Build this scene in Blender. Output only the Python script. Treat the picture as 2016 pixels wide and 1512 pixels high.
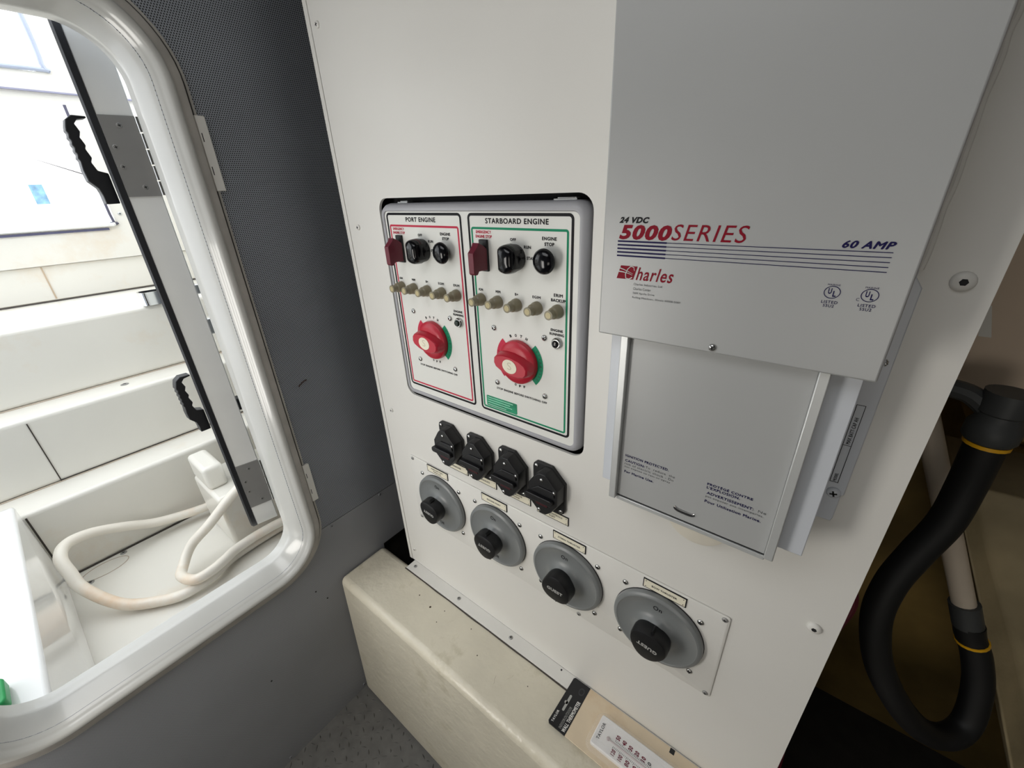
import bpy, bmesh, math, random
from mathutils import Vector, Matrix
random.seed(4)
scene = bpy.context.scene
for o in list(bpy.data.objects):
    bpy.data.objects.remove(o, do_unlink=True)
col = scene.collection

# ---------------------------------------------------------------- camera
# world: X along the switch board (right +), Y into the board, Z up from the engine-room floor
cam_data = bpy.data.cameras.new('camera')
cam_data.sensor_fit = 'HORIZONTAL'
cam_data.sensor_width = 36.0
cam_data.lens = 818.126 / 2016.0 * 36.0
cam_data.clip_start = 0.02
cam_data.clip_end = 300
cam = bpy.data.objects.new('camera', cam_data)
col.objects.link(cam)
right = Vector((0.78761763, 0.61502053, -0.03752612))
down = Vector((0.23586782, -0.3572044, -0.90375405))
fwd = Vector((-0.56923179, 0.70296142, -0.42640404))
m = Matrix((right, -down, -fwd)).transposed().to_4x4()
m.translation = Vector((0.0, -0.45, 1.33))
cam.matrix_world = m
scene.camera = cam

# ---------------------------------------------------------------- world, exposure
world = bpy.data.worlds.new('overcast_sky')
scene.world = world
world.use_nodes = True
wn = world.node_tree.nodes
bg = wn['Background']
bg.inputs[0].default_value = (0.92, 0.96, 1.0, 1)
bg.inputs[1].default_value = 2.9
vs = scene.view_settings
vs.view_transform = 'Standard'
vs.look = 'None'
vs.exposure = 0.0
vs.gamma = 1.0
vs.use_curve_mapping = False
FILL_LEFT_STRENGTH = 9.0  # strengths of the three added fill lamps
FILL_FRONT_STRENGTH = 2.7
FILL_TOP_STRENGTH = 2.9

# ---------------------------------------------------------------- materials
def lin(c):
    c = c / 255.0
    return c / 12.92 if c <= 0.04045 else ((c + 0.055) / 1.055) ** 2.4
def rgb(r, g, b):
    return (lin(r), lin(g), lin(b), 1.0)
MATS = {}
def M(name, c, rough=0.5, metal=0.0, var=0.05, scale=18.0, bump=0.0, bscale=80.0, coat=0.0, spec=0.5,
      second=None, second_scale=6.0, second_lo=0.5, second_hi=0.7, trans=0.0, alpha=1.0):
    """procedural principled material: noise-varied colour, optional stain colour and noise bump"""
    if name in MATS:
        return MATS[name]
    mt = bpy.data.materials.new(name)
    mt.use_nodes = True
    n, l = mt.node_tree.nodes, mt.node_tree.links
    b = n['Principled BSDF']
    b.inputs['Roughness'].default_value = rough
    b.inputs['Metallic'].default_value = metal
    b.inputs['Coat Weight'].default_value = coat
    b.inputs['Specular IOR Level'].default_value = spec
    b.inputs['Transmission Weight'].default_value = trans
    b.inputs['Alpha'].default_value = alpha
    tc = n.new('ShaderNodeTexCoord')
    nz = n.new('ShaderNodeTexNoise')
    nz.inputs['Scale'].default_value = scale
    nz.inputs['Detail'].default_value = 4
    l.new(tc.outputs['Object'], nz.inputs['Vector'])
    rp = n.new('ShaderNodeValToRGB')
    rp.color_ramp.elements[0].position = 0.3
    rp.color_ramp.elements[1].position = 0.7
    lo = tuple(max(0, x * (1 - var)) for x in c[:3]) + (1,)
    hi = tuple(min(1, x * (1 + var)) for x in c[:3]) + (1,)
    rp.color_ramp.elements[0].color = lo
    rp.color_ramp.elements[1].color = hi
    l.new(nz.outputs['Fac'], rp.inputs['Fac'])
    out = rp.outputs['Color']
    if second is not None:
        n2 = n.new('ShaderNodeTexNoise')
        n2.inputs['Scale'].default_value = second_scale
        n2.inputs['Detail'].default_value = 6
        n2.inputs['Roughness'].default_value = 0.65
        l.new(tc.outputs['Object'], n2.inputs['Vector'])
        mr = n.new('ShaderNodeMapRange')
        mr.inputs['From Min'].default_value = second_lo
        mr.inputs['From Max'].default_value = second_hi
        l.new(n2.outputs['Fac'], mr.inputs['Value'])
        mx = n.new('ShaderNodeMixRGB')
        mx.inputs['Color2'].default_value = second
        l.new(mr.outputs['Result'], mx.inputs['Fac'])
        l.new(out, mx.inputs['Color1'])
        out = mx.outputs['Color']
    l.new(out, b.inputs['Base Color'])
    if bump:
        n3 = n.new('ShaderNodeTexNoise')
        n3.inputs['Scale'].default_value = bscale
        n3.inputs['Detail'].default_value = 3
        l.new(tc.outputs['Object'], n3.inputs['Vector'])
        bp = n.new('ShaderNodeBump')
        bp.inputs['Strength'].default_value = bump
        bp.inputs['Distance'].default_value = 0.002
        l.new(n3.outputs['Fac'], bp.inputs['Height'])
        l.new(bp.outputs['Normal'], b.inputs['Normal'])
    MATS[name] = mt
    return mt

def emitter(name, c, strength):
    mt = bpy.data.materials.new(name)
    mt.use_nodes = True
    n, l = mt.node_tree.nodes, mt.node_tree.links
    b = n['Principled BSDF']
    b.inputs['Emission Color'].default_value = c
    b.inputs['Emission Strength'].default_value = strength
    return mt

def perforated(name, c, hole, pitch, radius, depth):
    """perforated vinyl: staggered round holes on the Y/Z plane of the object"""
    mt = bpy.data.materials.new(name)
    mt.use_nodes = True
    n, l = mt.node_tree.nodes, mt.node_tree.links
    b = n['Principled BSDF']
    b.inputs['Roughness'].default_value = 0.55
    tc = n.new('ShaderNodeTexCoord')
    sp = n.new('ShaderNodeSeparateXYZ')
    l.new(tc.outputs['Object'], sp.inputs[0])
    def math_(op, a, bb):
        k = n.new('ShaderNodeMath')
        k.operation = op
        for i, q in enumerate((a, bb)):
            if q is None:
                continue
            if isinstance(q, (int, float)):
                k.inputs[i].default_value = q
            else:
                l.new(q, k.inputs[i])
        return k.outputs[0]
    u = math_('DIVIDE', sp.outputs['Y'], pitch)
    v = math_('DIVIDE', sp.outputs['Z'], pitch * 1.732)
    def dist(du, dv):
        fu = math_('SUBTRACT', math_('FRACT', math_('ADD', u, du), None), 0.5)
        fv = math_('MULTIPLY', math_('SUBTRACT', math_('FRACT', math_('ADD', v, dv), None), 0.5), 1.732)
        return math_('SQRT', math_('ADD', math_('MULTIPLY', fu, fu), math_('MULTIPLY', fv, fv)), None)
    d = math_('MINIMUM', dist(0.0, 0.0), dist(0.5, 0.5))
    mr = n.new('ShaderNodeMapRange')
    mr.inputs['From Min'].default_value = radius * 0.75
    mr.inputs['From Max'].default_value = radius * 1.2
    l.new(d, mr.inputs['Value'])
    nz = n.new('ShaderNodeTexNoise')
    nz.inputs['Scale'].default_value = 5
    l.new(tc.outputs['Object'], nz.inputs['Vector'])
    rp = n.new('ShaderNodeValToRGB')
    rp.color_ramp.elements[0].position = 0.35
    rp.color_ramp.elements[1].position = 0.65
    rp.color_ramp.elements[0].color = tuple(x * 0.93 for x in c[:3]) + (1,)
    rp.color_ramp.elements[1].color = tuple(x * 1.05 for x in c[:3]) + (1,)
    l.new(nz.outputs['Fac'], rp.inputs['Fac'])
    mx = n.new('ShaderNodeMixRGB')
    l.new(mr.outputs['Result'], mx.inputs['Fac'])
    mx.inputs['Color1'].default_value = hole
    l.new(rp.outputs['Color'], mx.inputs['Color2'])
    l.new(mx.outputs['Color'], b.inputs['Base Color'])
    bp = n.new('ShaderNodeBump')
    bp.inputs['Strength'].default_value = depth
    bp.inputs['Distance'].default_value = 0.001
    l.new(mr.outputs['Result'], bp.inputs['Height'])
    l.new(bp.outputs['Normal'], b.inputs['Normal'])
    return mt

WHITE = M('white_paint', rgb(224, 222, 216), 0.42, bump=0.06, bscale=350, var=0.02, scale=4)
WHITE_EDGE = M('white_edge_paint', rgb(224, 222, 216), 0.4, bump=0.05, bscale=300, var=0.03)
PLATE = M('white_engraved_plate', rgb(226, 226, 220), 0.35, var=0.02, scale=6)
BEZEL = M('grey_bezel', rgb(170, 170, 174), 0.38, var=0.03, bump=0.03, bscale=300)
SILVER = M('silver_grey_paint', rgb(174, 175, 174), 0.36, var=0.02, scale=7, metal=0.1, bump=0.03, bscale=500)
SILVER2 = M('pale_grey_paint', rgb(206, 210, 216), 0.35, var=0.02, scale=7)
ALU = M('brushed_aluminium', rgb(205, 207, 206), 0.38, metal=0.45, var=0.03)
STEEL = M('stainless_steel', rgb(190, 190, 188), 0.22, metal=1.0, var=0.06, scale=40)
STEEL_DULL = M('dull_stainless', rgb(158, 157, 154), 0.42, metal=0.45, var=0.05)
DARKHOLE = M('dark_recess', rgb(22, 22, 24), 0.7)
BLACK = M('black_plastic', rgb(17, 17, 19), 0.42, var=0.15, bump=0.05, bscale=400)
BLACK_GLOSS = M('gloss_black_plastic', rgb(8, 8, 12), 0.14, var=0.1, spec=0.4)
BLACK_RUB = M('black_rubber', rgb(26, 27, 31), 0.5, var=0.1)
INK = M('black_ink', rgb(28, 27, 30), 0.5, spec=0.15)
INK_BLUE = M('navy_ink', rgb(28, 24, 72), 0.5, spec=0.15)
INK_RED = M('red_ink', rgb(196, 54, 78), 0.5, spec=0.15)
INK_MAROON = M('maroon_ink', rgb(132, 10, 34), 0.5, spec=0.15)
INK_GREEN = M('green_ink', rgb(32, 138, 100), 0.5, spec=0.15)
INK_GREY = M('grey_ink', rgb(96, 98, 98), 0.5, spec=0.15)
GREEN_FOIL = M('green_foil', rgb(52, 150, 112), 0.25, metal=0.5, var=0.4, scale=60)
RED = M('red_plastic', rgb(186, 30, 52), 0.36, var=0.05)
MAROON = M('maroon_plastic', rgb(104, 22, 42), 0.4, var=0.05)
OLIVE = M('olive_button_plastic', rgb(140, 132, 108), 0.35, var=0.08)
OLIVE_TIP = M('cream_button_tip', rgb(192, 178, 134), 0.35, var=0.05)
DIAL = M('grey_dial_plastic', rgb(122, 125, 125), 0.34, var=0.04, scale=20, bump=0.04, bscale=400)
LEGEND = M('cream_legend_plastic', rgb(236, 230, 208), 0.4, var=0.03)
CREAM = M('cream_gelcoat', rgb(214, 207, 188), 0.28, var=0.06, scale=9, bump=1.0, bscale=42,
          second=rgb(188, 180, 156), second_scale=9, second_lo=0.58, second_hi=0.72)
BULK = perforated('perforated_grey_vinyl', rgb(150, 155, 163), rgb(26, 28, 33), 0.0034, 0.29, 0.5)
BULK_LOW = perforated('fine_grey_vinyl', rgb(146, 148, 152), rgb(118, 120, 124), 0.0024, 0.24, 0.25)
FLOORM = M('grey_tread_floor', rgb(100, 99, 96), 0.55, var=0.15, scale=30, bump=0.2, bscale=60)
GEL = M('white_gelcoat', rgb(232, 229, 220), 0.3, var=0.02, scale=3, coat=0.3,
        second=rgb(228, 216, 198), second_scale=4, second_lo=0.56, second_hi=0.75)
GEL_GLOSS = M('gloss_white_gelcoat', rgb(236, 236, 234), 0.06, var=0.015, scale=3, coat=1.0)
FRAMEM = M('door_frame_gelcoat', rgb(190, 190, 186), 0.22, var=0.04, scale=9, coat=0.4)
FRAME_LIP = M('worn_grey_frame_lip', rgb(176, 172, 166), 0.4, var=0.12, scale=25)
DOORM = M('white_door_paint', rgb(238, 238, 234), 0.3, var=0.02)
HOSE_W = M('cream_hose_plastic', rgb(240, 234, 222), 0.35, var=0.03, scale=9, second=rgb(230, 200, 168), second_scale=4,
           second_lo=0.5, second_hi=0.7)
BEIGE = M('beige_paint', rgb(196, 176, 152), 0.5, var=0.04)
TAPE = M('white_tape', rgb(206, 204, 196), 0.5, var=0.04)
HULL = M('ochre_fibreglass', rgb(164, 138, 80), 0.65, var=0.4, scale=5, bump=1.0, bscale=22)
STRING = M('tan_fibreglass', rgb(160, 146, 114), 0.6, var=0.35, scale=6, bump=1.0, bscale=30)
HOSE_B = M('black_hose_rubber', rgb(14, 14, 15), 0.6, var=0.1)
YELLOW = M('yellow_band', rgb(236, 176, 24), 0.4, var=0.05)
PIPE = M('white_pvc', rgb(214, 200, 180), 0.4, var=0.05)
FITTING = M('dark_grey_fitting', rgb(64, 66, 66), 0.5, var=0.1)
REDHOSE = M('crimson_hose', rgb(96, 14, 36), 0.5)
CARD = M('kraft_card', rgb(224, 206, 178), 0.35, var=0.06, scale=14, second=rgb(206, 180, 146), second_scale=7, second_lo=0.5, second_hi=0.7)
CARD_BLACK = M('black_card', rgb(20, 20, 24), 0.32)
INK_WHITE = M('white_ink', rgb(236, 236, 232), 0.5, spec=0.15)
INK_SILVER = M('silver_ink', rgb(168, 168, 164), 0.45)
THERM = M('white_thermometer_plastic', rgb(236, 234, 232), 0.3)
INK_DARKRED = M('dark_red_ink', rgb(116, 40, 58), 0.5, spec=0.15)
CAP = M('ivory_cap', rgb(224, 218, 204), 0.4)
CHROME = M('chrome', rgb(225, 228, 232), 0.1, metal=1.0, var=0.02)
WOODDARK = M('dark_sealant', rgb(62, 56, 50), 0.7)
BUILDING = M('white_render', rgb(236, 234, 230), 0.8)
PANE = M('blue_pane', rgb(104, 140, 164), 0.15, var=0.35, scale=3)
GREENBIT = M('green_plastic', rgb(20, 150, 80), 0.4)
SEALM = M('black_seal', rgb(40, 38, 40), 0.6)
CEILM = M('pale_headliner', rgb(140, 140, 138), 0.7)
DARKWALL = M('dark_void_paint', rgb(60, 58, 54), 0.8, var=0.2)

# ---------------------------------------------------------------- mesh helpers
ORG = {}          # world origin of every object we parent to
def rr(x0, x1, z0, z1, r, seg=8):
    """rounded rectangle, counter-clockwise, seg+1 points per corner"""
    pts = []
    for cx, cz, a0 in ((x1 - r, z1 - r, 0), (x0 + r, z1 - r, 90), (x0 + r, z0 + r, 180), (x1 - r, z0 + r, 270)):
        for i in range(seg + 1):
            a = math.radians(a0 + 90.0 * i / seg)
            pts.append((cx + r * math.cos(a), cz + r * math.sin(a)))
    return pts
TEXT_CACHE = {}
def text_mesh(s, bold, shear):
    key = (s, bold, shear)
    if key in TEXT_CACHE:
        return TEXT_CACHE[key]
    cu = bpy.data.curves.new('tmp_text', 'FONT')
    cu.body = s
    cu.offset = bold
    cu.shear = shear
    cu.resolution_u = 3
    cu.space_character = 1.12
    cu.fill_mode = 'FRONT'
    ob = bpy.data.objects.new('tmp_text', cu)
    col.objects.link(ob)
    bpy.context.view_layer.update()
    me = bpy.data.meshes.new_from_object(ob.evaluated_get(bpy.context.evaluated_depsgraph_get()))
    vs_ = [(v.co.x, v.co.y) for v in me.vertices]
    fs_ = [tuple(p.vertices) for p in me.polygons]
    bpy.data.objects.remove(ob, do_unlink=True)
    bpy.data.meshes.remove(me)
    bpy.data.curves.remove(cu)
    xs = [v[0] for v in vs_]
    ys = [v[1] for v in vs_]
    x0, x1, y0, y1 = min(xs), max(xs), min(ys), max(ys)
    vs_ = [((x - x0) / (x1 - x0) - 0.5, (y - y0) / (y1 - y0) - 0.5) for x, y in vs_]
    TEXT_CACHE[key] = (vs_, fs_)
    return TEXT_CACHE[key]

class MB:
    def __init__(s):
        s.v, s.f, s.mi, s.flip = [], [], [], False
        s.flat = False
    def add(s, vs_, fs_, mi=0):
        o = len(s.v)
        s.v += [tuple(v) for v in vs_]
        s.f += [tuple(i + o for i in f) for f in fs_]
        s.mi += [mi] * len(fs_)
        return s
    def box(s, x0, x1, y0, y1, z0, z1, mi=0):
        return s.add([(x0, y0, z0), (x1, y0, z0), (x1, y1, z0), (x0, y1, z0), (x0, y0, z1), (x1, y0, z1), (x1, y1, z1), (x0, y1, z1)],
                     [(3, 2, 1, 0), (4, 5, 6, 7), (0, 1, 5, 4), (1, 2, 6, 5), (2, 3, 7, 6), (3, 0, 4, 7)], mi)
    def prism(s, poly, a0, a1, axis='y', mi=0):
        """extrude a 2-D outline; axis y: (x,z), axis x: (y,z), axis z: (x,y)"""
        def p(q, a):
            return {'y': (q[0], a, q[1]), 'x': (a, q[0], q[1]), 'z': (q[0], q[1], a)}[axis]
        n = len(poly)
        vs_ = [p(q, a0) for q in poly] + [p(q, a1) for q in poly]
        fs_ = [tuple(range(n)), tuple(range(2 * n - 1, n - 1, -1))]
        fs_ += [(i, (i + 1) % n, n + (i + 1) % n, n + i) for i in range(n)]
        return s.add(vs_, fs_, mi)
    def loft(s, rings, closed_profile=False, cap0=False, cap1=False, mi=0):
        n = len(rings[0])
        vs_ = [q for r in rings for q in r]
        fs_ = []
        k = len(rings)
        for j in range(k if closed_profile else k - 1):
            a, b = j * n, ((j + 1) % k) * n
            for i in range(n):
                fs_.append((a + i, a + (i + 1) % n, b + (i + 1) % n, b + i))
        if cap0:
            fs_.append(tuple(range(n - 1, -1, -1)))
        if cap1:
            fs_.append(tuple((k - 1) * n + i for i in range(n)))
        return s.add(vs_, fs_, mi)
    def lathe(s, prof, c, axis='y', seg=24, sgn=-1, mi=0, lobes=0, amp=0.0):
        """prof: (radius, height); height runs along sgn*axis from c"""
        rings = []
        for r, h in prof:
            ring = []
            for i in range(seg):
                a = 2 * math.pi * i / seg
                q = r * (1 + amp * math.cos(lobes * a)) if lobes else r
                u, w = q * math.cos(a), q * math.sin(a)
                if axis == 'y':
                    ring.append((c[0] + u, c[1] + sgn * h, c[2] + w))
                elif axis == 'x':
                    ring.append((c[0] + sgn * h, c[1] + u, c[2] + w))
                else:
                    ring.append((c[0] + u, c[1] + w, c[2] + sgn * h))
            rings.append(ring)
        return s.loft(rings, cap0=True, cap1=True, mi=mi)
    def tube(s, pts, r, seg=12, mi=0, smooth=6, radii=None):
        P_ = [Vector(p) for p in pts]
        if smooth > 1:
            Q = []
            for i in range(len(P_) - 1):
                p0, p1, p2, p3 = P_[max(i - 1, 0)], P_[i], P_[i + 1], P_[min(i + 2, len(P_) - 1)]
                for k in range(smooth):
                    t = k / smooth
                    Q.append(0.5 * ((2 * p1) + (-p0 + p2) * t + (2 * p0 - 5 * p1 + 4 * p2 - p3) * t * t + (-p0 + 3 * p1 - 3 * p2 + p3) * t ** 3))
            Q.append(P_[-1])
            P_ = Q
        rings = []
        up = Vector((0, 0, 1))
        t0 = (P_[1] - P_[0]).normalized()
        nrm = t0.cross(up)
        if nrm.length < 1e-4:
            nrm = t0.cross(Vector((1, 0, 0)))
        nrm.normalize()
        for i, p in enumerate(P_):
            t = (P_[min(i + 1, len(P_) - 1)] - P_[max(i - 1, 0)]).normalized()
            nrm = (nrm - t * nrm.dot(t)).normalized()
            b = t.cross(nrm)
            rings.append([tuple(p + r * (math.cos(2 * math.pi * k / seg) * nrm + math.sin(2 * math.pi * k / seg) * b)) for k in range(seg)])
        return s.loft(rings, cap0=True, cap1=True, mi=mi)
    def text(s, t, c, w, h, right_=(1, 0, 0), up_=(0, 0, 1), bold=0.0, shear=0.0, rot=0.0, mi=0):
        s.flat = True
        if bold > 0 and any(ch in 'MWNmwn' for ch in t):
            # the curve offset folds these letters over, so thicken them with shifted strokes instead
            k = bold * 1.25 * h
            out_ = Vector(right_).cross(Vector(up_)).normalized()
            for j, (dx, dz) in enumerate(((-k, 0), (k, 0), (0, k * 0.7), (0, -k * 0.7))):
                c2 = Vector(c) + Vector(right_) * dx + Vector(up_) * dz + out_ * (j * 3e-5)
                s.text(t, tuple(c2), w - 2 * k, h - 1.4 * k, right_, up_, 0.0, shear, rot, mi)
            return s
        vs_, fs_ = text_mesh(t, bold, shear)
        R_, U_ = Vector(right_), Vector(up_)
        ca, sa = math.cos(rot), math.sin(rot)
        out = []
        for x, y in vs_:
            a, b = x * w, y * h
            out.append(tuple(Vector(c) + R_ * (a * ca - b * sa) + U_ * (a * sa + b * ca)))
        return s.add(out, fs_, mi)
    def build(s, name, mats, parent=None, bevel=0.0, bseg=2, angle=35, at=None):
        o0 = Vector(ORG[parent.name]) if parent is not None else Vector((0, 0, 0))
        if at is not None:
            o0 = Vector(at)
        me = bpy.data.meshes.new(name)
        me.from_pydata([tuple(Vector(v) - o0) for v in s.v], [], s.f)
        if not s.flat:
            bm = bmesh.new()
            bm.from_mesh(me)
            bmesh.ops.remove_doubles(bm, verts=bm.verts, dist=1e-6)
            bmesh.ops.recalc_face_normals(bm, faces=bm.faces)
            bm.to_mesh(me)
            bm.free()
        else:
            me.update()
        if not isinstance(mats, (list, tuple)):
            mats = [mats]
        for q in mats:
            me.materials.append(q)
        if len(mats) > 1 and len(me.polygons) == len(s.mi):
            for p, k in zip(me.polygons, s.mi):
                p.material_index = k
        for p in me.polygons:
            p.use_smooth = True
        me.set_sharp_from_angle(angle=math.radians(angle))
        ob = bpy.data.objects.new(name, me)
        col.objects.link(ob)
        if parent is not None:
            ob.parent = parent
            ORG[ob.name] = ORG[parent.name]
        else:
            ob.location = o0
            ORG[ob.name] = tuple(o0)
        if bevel:
            md = ob.modifiers.new('bevel', 'BEVEL')
            md.width = bevel
            md.segments = bseg
            md.limit_method = 'ANGLE'
            md.angle_limit = math.radians(40)
        return ob

class Lines:
    """printed lines: every line becomes a part of its own"""
    def __init__(s):
        s.items = []
    def text(s, *a, **k):
        q = MB()
        q.text(*a, **k)
        s.items.append(q)
    def word(s, q):
        s.items.append(q)
    def build(s, name, mat, parent):
        return [q.build(name, mat, parent) for q in s.items]

def tag(o, label, cat, group=None, kind=None):
    o['label'] = label
    if kind != 'structure' or cat:
        o['category'] = cat
    if group:
        o['group'] = group
    if kind:
        o['kind'] = kind
    return o
def thing(name, label, cat, loc=(0, 0, 0), group=None, kind=None):
    o = bpy.data.objects.new(name, None)
    o.empty_display_size = 0.03
    col.objects.link(o)
    o.location = loc
    ORG[o.name] = tuple(loc)
    return tag(o, label, cat, group, kind)
def copy_tree(o, parent=None):
    c = o.copy()
    col.objects.link(c)
    c.parent = parent
    for ch in [q for q in bpy.data.objects if q.parent == o]:
        copy_tree(ch, c)
    return c

SCREW = {}
def screw(parent, p, r=0.0042, axis='y', sgn=-1, mat=None, name='screw', slot='cross', rot=0.3, dome=0.5):
    """pan-head screw on a face; shares mesh data between alike screws"""
    mat = mat or STEEL
    key = (r, axis, sgn, mat.name, slot, dome)
    if key not in SCREW:
        b = MB()
        prof = [(r * 0.98, 0), (r, r * 0.12)] + [(r * math.cos(a), r * 0.12 + r * dome * math.sin(a)) for a in (0.35, 0.7, 1.05, 1.3)]
        b.lathe(prof, (0, 0, 0), axis, 16, sgn)
        h = r * (0.12 + dome * 0.99)
        for k in range(2):
            a = rot + k * math.pi / 2
            if slot == 'hex':
                continue
            u = Vector((math.cos(a), math.sin(a))) * r * 0.5
            w = Vector((-math.sin(a), math.cos(a))) * r * 0.13
            q = [u + w, -u + w, -u - w, u - w]
            def p3(e, hh):
                if axis == 'y':
                    return (e.x, sgn * hh, e.y)
                if axis == 'x':
                    return (sgn * hh, e.x, e.y)
                return (e.x, e.y, sgn * hh)
            b.add([p3(e, h * 0.8) for e in q] + [p3(e, h * 1.03) for e in q],
                  [(0, 1, 2, 3), (7, 6, 5, 4), (0, 4, 5, 1), (1, 5, 6, 2), (2, 6, 7, 3), (3, 7, 4, 0)], 1)
        if slot == 'hex':
            b.lathe([(r * 0.36, h * 0.7), (r * 0.36, h * 1.02)], (0, 0, 0), axis, 6, sgn, mi=1)
        me_o = b.build('screw_src', [mat, DARKHOLE])
        SCREW[key] = me_o.data
        me_o.data.name = 'screw'
        bpy.data.objects.remove(me_o, do_unlink=True)
    ob = bpy.data.objects.new(name, SCREW[key])
    col.objects.link(ob)
    ob.parent = parent
    ob.location = Vector(p) - Vector(ORG[parent.name])
    return ob

def ring_y(rect, r, prof, name, mats, parent, seg=8):
    """sweep a profile [(inset, y)] round a rounded rectangle lying in the X/Z plane"""
    x0, x1, z0, z1 = rect
    b = MB()
    rings = []
    for ins, y in prof:
        rings.append([(q[0], y, q[1]) for q in rr(x0 + ins, x1 - ins, z0 + ins, z1 - ins, max(r - ins, 0.0005), seg)])
    b.loft(rings)
    return b.build(name, mats, parent)

# ================================================================ STRUCTURE
XB = -0.8395                                     # engine-room bulkhead plane
DY0, DY1, DZ0, DZ1, DR = -0.73, -0.16, 0.528, 1.605, 0.12   # door frame outline
HI = 0.036                                       # opening inset behind the frame
SEAM = 0.6115
hole = rr(DY0 + HI, DY1 - HI, DZ0 + HI, DZ1 - HI, DR - HI, 12)
def hole_side(hi_part):
    """points of the opening above or below the panel seam, right to left for above, left to right for below"""
    n = len(hole)
    if hi_part:
        pts = [q for q in hole if q[1] > SEAM + 0.02]
    else:
        pts = [q for q in hole if q[1] < SEAM - 0.001]
    return pts
up_pts = [q for q in rr(DY0 + HI, DY1 - HI, DZ0 + HI, DZ1 - HI, DR - HI, 12)]
S1, S0 = SEAM + 0.001, SEAM - 0.001
def arc_y(z, side):
    """y of the opening outline at height z in its lower corners"""
    r = DR - HI
    zc = DZ0 + HI + r
    dy = math.sqrt(max(r * r - (zc - z) ** 2, 0)) if z < zc else r
    return (DY1 - HI - r + dy) if side > 0 else (DY0 + HI + r - dy)
WY0, WY1 = -1.7, 0.75
upper = [(WY0, S1), (arc_y(S1, -1), S1)]
up_side = [q for q in hole if q[1] > S1]
# walk: left-bottom corner part above seam, up the left, over the top, down the right
left = sorted([q for q in up_side if q[0] < -0.445 and q[1] < 1.2], key=lambda q: q[1])
top = [q for q in up_side if q[1] >= 1.2]
top = sorted(top, key=lambda q: q[0])
lt = sorted([q for q in top if q[0] < -0.445], key=lambda q: (q[1], q[0]))
rt = sorted([q for q in top if q[0] >= -0.445], key=lambda q: (-q[1], q[0]))
rightp = sorted([q for q in up_side if q[0] >= -0.445 and q[1] < 1.2], key=lambda q: -q[1])
upper += left + lt + rt + rightp + [(arc_y(S1, 1), S1), (WY1, S1), (WY1, 2.06), (WY0, 2.06)]
lo_side = [q for q in hole if q[1] < S0]
lr = sorted([q for q in lo_side if q[0] >= -0.445], key=lambda q: (-q[1], -q[0]))
ll = sorted([q for q in lo_side if q[0] < -0.445], key=lambda q: (q[1], -q[0]))
lower = [(WY0, S0), (WY0, 0.0), (-0.0125, 0.0), (-0.0125, 0.4440), (WY1, 0.4440), (WY1, S0), (arc_y(S0, 1), S0)] + lr + ll + [(arc_y(S0, -1), S0)]
b = MB()
b.prism(upper, XB - 0.02, XB, 'x')
wall_left = b.build('wall_left', BULK)
tag(wall_left, 'grey perforated vinyl bulkhead around the open hatch', 'wall', kind='structure')
b = MB()
b.prism(lower, XB - 0.02, XB - 0.0004, 'x')
lowp = b.build('lower_panel', BULK_LOW, wall_left)
b = MB()
b.box(XB - 0.019, XB - 0.004, WY0, arc_y(SEAM, -1) - 0.001, SEAM - 0.004, SEAM + 0.004)
b.box(XB - 0.019, XB - 0.004, arc_y(SEAM, 1) + 0.001, WY1, SEAM - 0.004, SEAM + 0.004)
b.build('panel_joint', SEALM, wall_left)
for y, z in ((-0.1325, 0.6035), (0.0062, 0.6045), (-0.1704, 0.0135), (-0.3906, 0.0135)):
    screw(wall_left, (XB, y, z), 0.0036, 'x', 1, BULK_LOW, dome=0.35)
for y, z in ((-0.2111, 0.4522), (-0.1911, 0.4085), (-0.36, 0.30)):
    b = MB()
    b.lathe([(0.0018, -0.0005), (0.0018, 0.0006)], (XB, y, z), 'x', 10, 1)
    b.build('screw_hole', DARKHOLE, wall_left)
b = MB()                                          # small scratch left in the vinyl
b.tube([(XB + 0.0008, -0.1178, 0.9735), (XB + 0.0012, -0.108, 0.980), (XB + 0.0008, -0.0990, 0.9822)], 0.0012, 6)
b.build('scuff_mark', M('brown_scuff', rgb(70, 52, 46), 0.7), wall_left)

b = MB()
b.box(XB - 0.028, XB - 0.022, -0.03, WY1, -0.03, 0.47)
b.build('gap_blackout', DARKWALL, wall_left)  # added dark sheet, shuts out the cockpit so the gap reads black

# floor with raised tread bars
b = MB()
b.box(-0.86, 1.3, -1.7, -0.10, -0.03, 0.0)
floor = b.build('floor', FLOORM)
tag(floor, 'grey raised-pattern floor in front of the cream ledge', 'floor', kind='structure')
b = MB()
for i in range(46):
    for j in range(36):
        x = -0.83 + i * 0.020 + random.uniform(-0.003, 0.003)
        y = -0.18 - j * 0.020 + random.uniform(-0.003, 0.003)
        a = math.radians(-35 if (i + j) % 2 else 40) + random.uniform(-0.4, 0.4)
        if random.random() < 0.18:
            continue
        L_, w_ = random.uniform(0.005, 0.009), random.uniform(0.0014, 0.0026)
        u = Vector((math.cos(a), math.sin(a))) * L_
        w = Vector((-math.sin(a), math.cos(a))) * w_
        c = Vector((x, y))
        q = [c + u, c + w, c - u, c - w]
        b.add([(e.x, e.y, 0.0) for e in q] + [(c.x + u.x * 0.4, c.y + u.y * 0.4, 0.0022), (c.x - u.x * 0.4, c.y - u.y * 0.4, 0.0022)],
              [(0, 1, 4), (1, 5, 4), (1, 2, 5), (2, 3, 5), (3, 4, 5), (3, 0, 4)])
tb = b.build('tread_bars', FLOORM, floor)
tb['kind'] = 'stuff'

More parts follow.
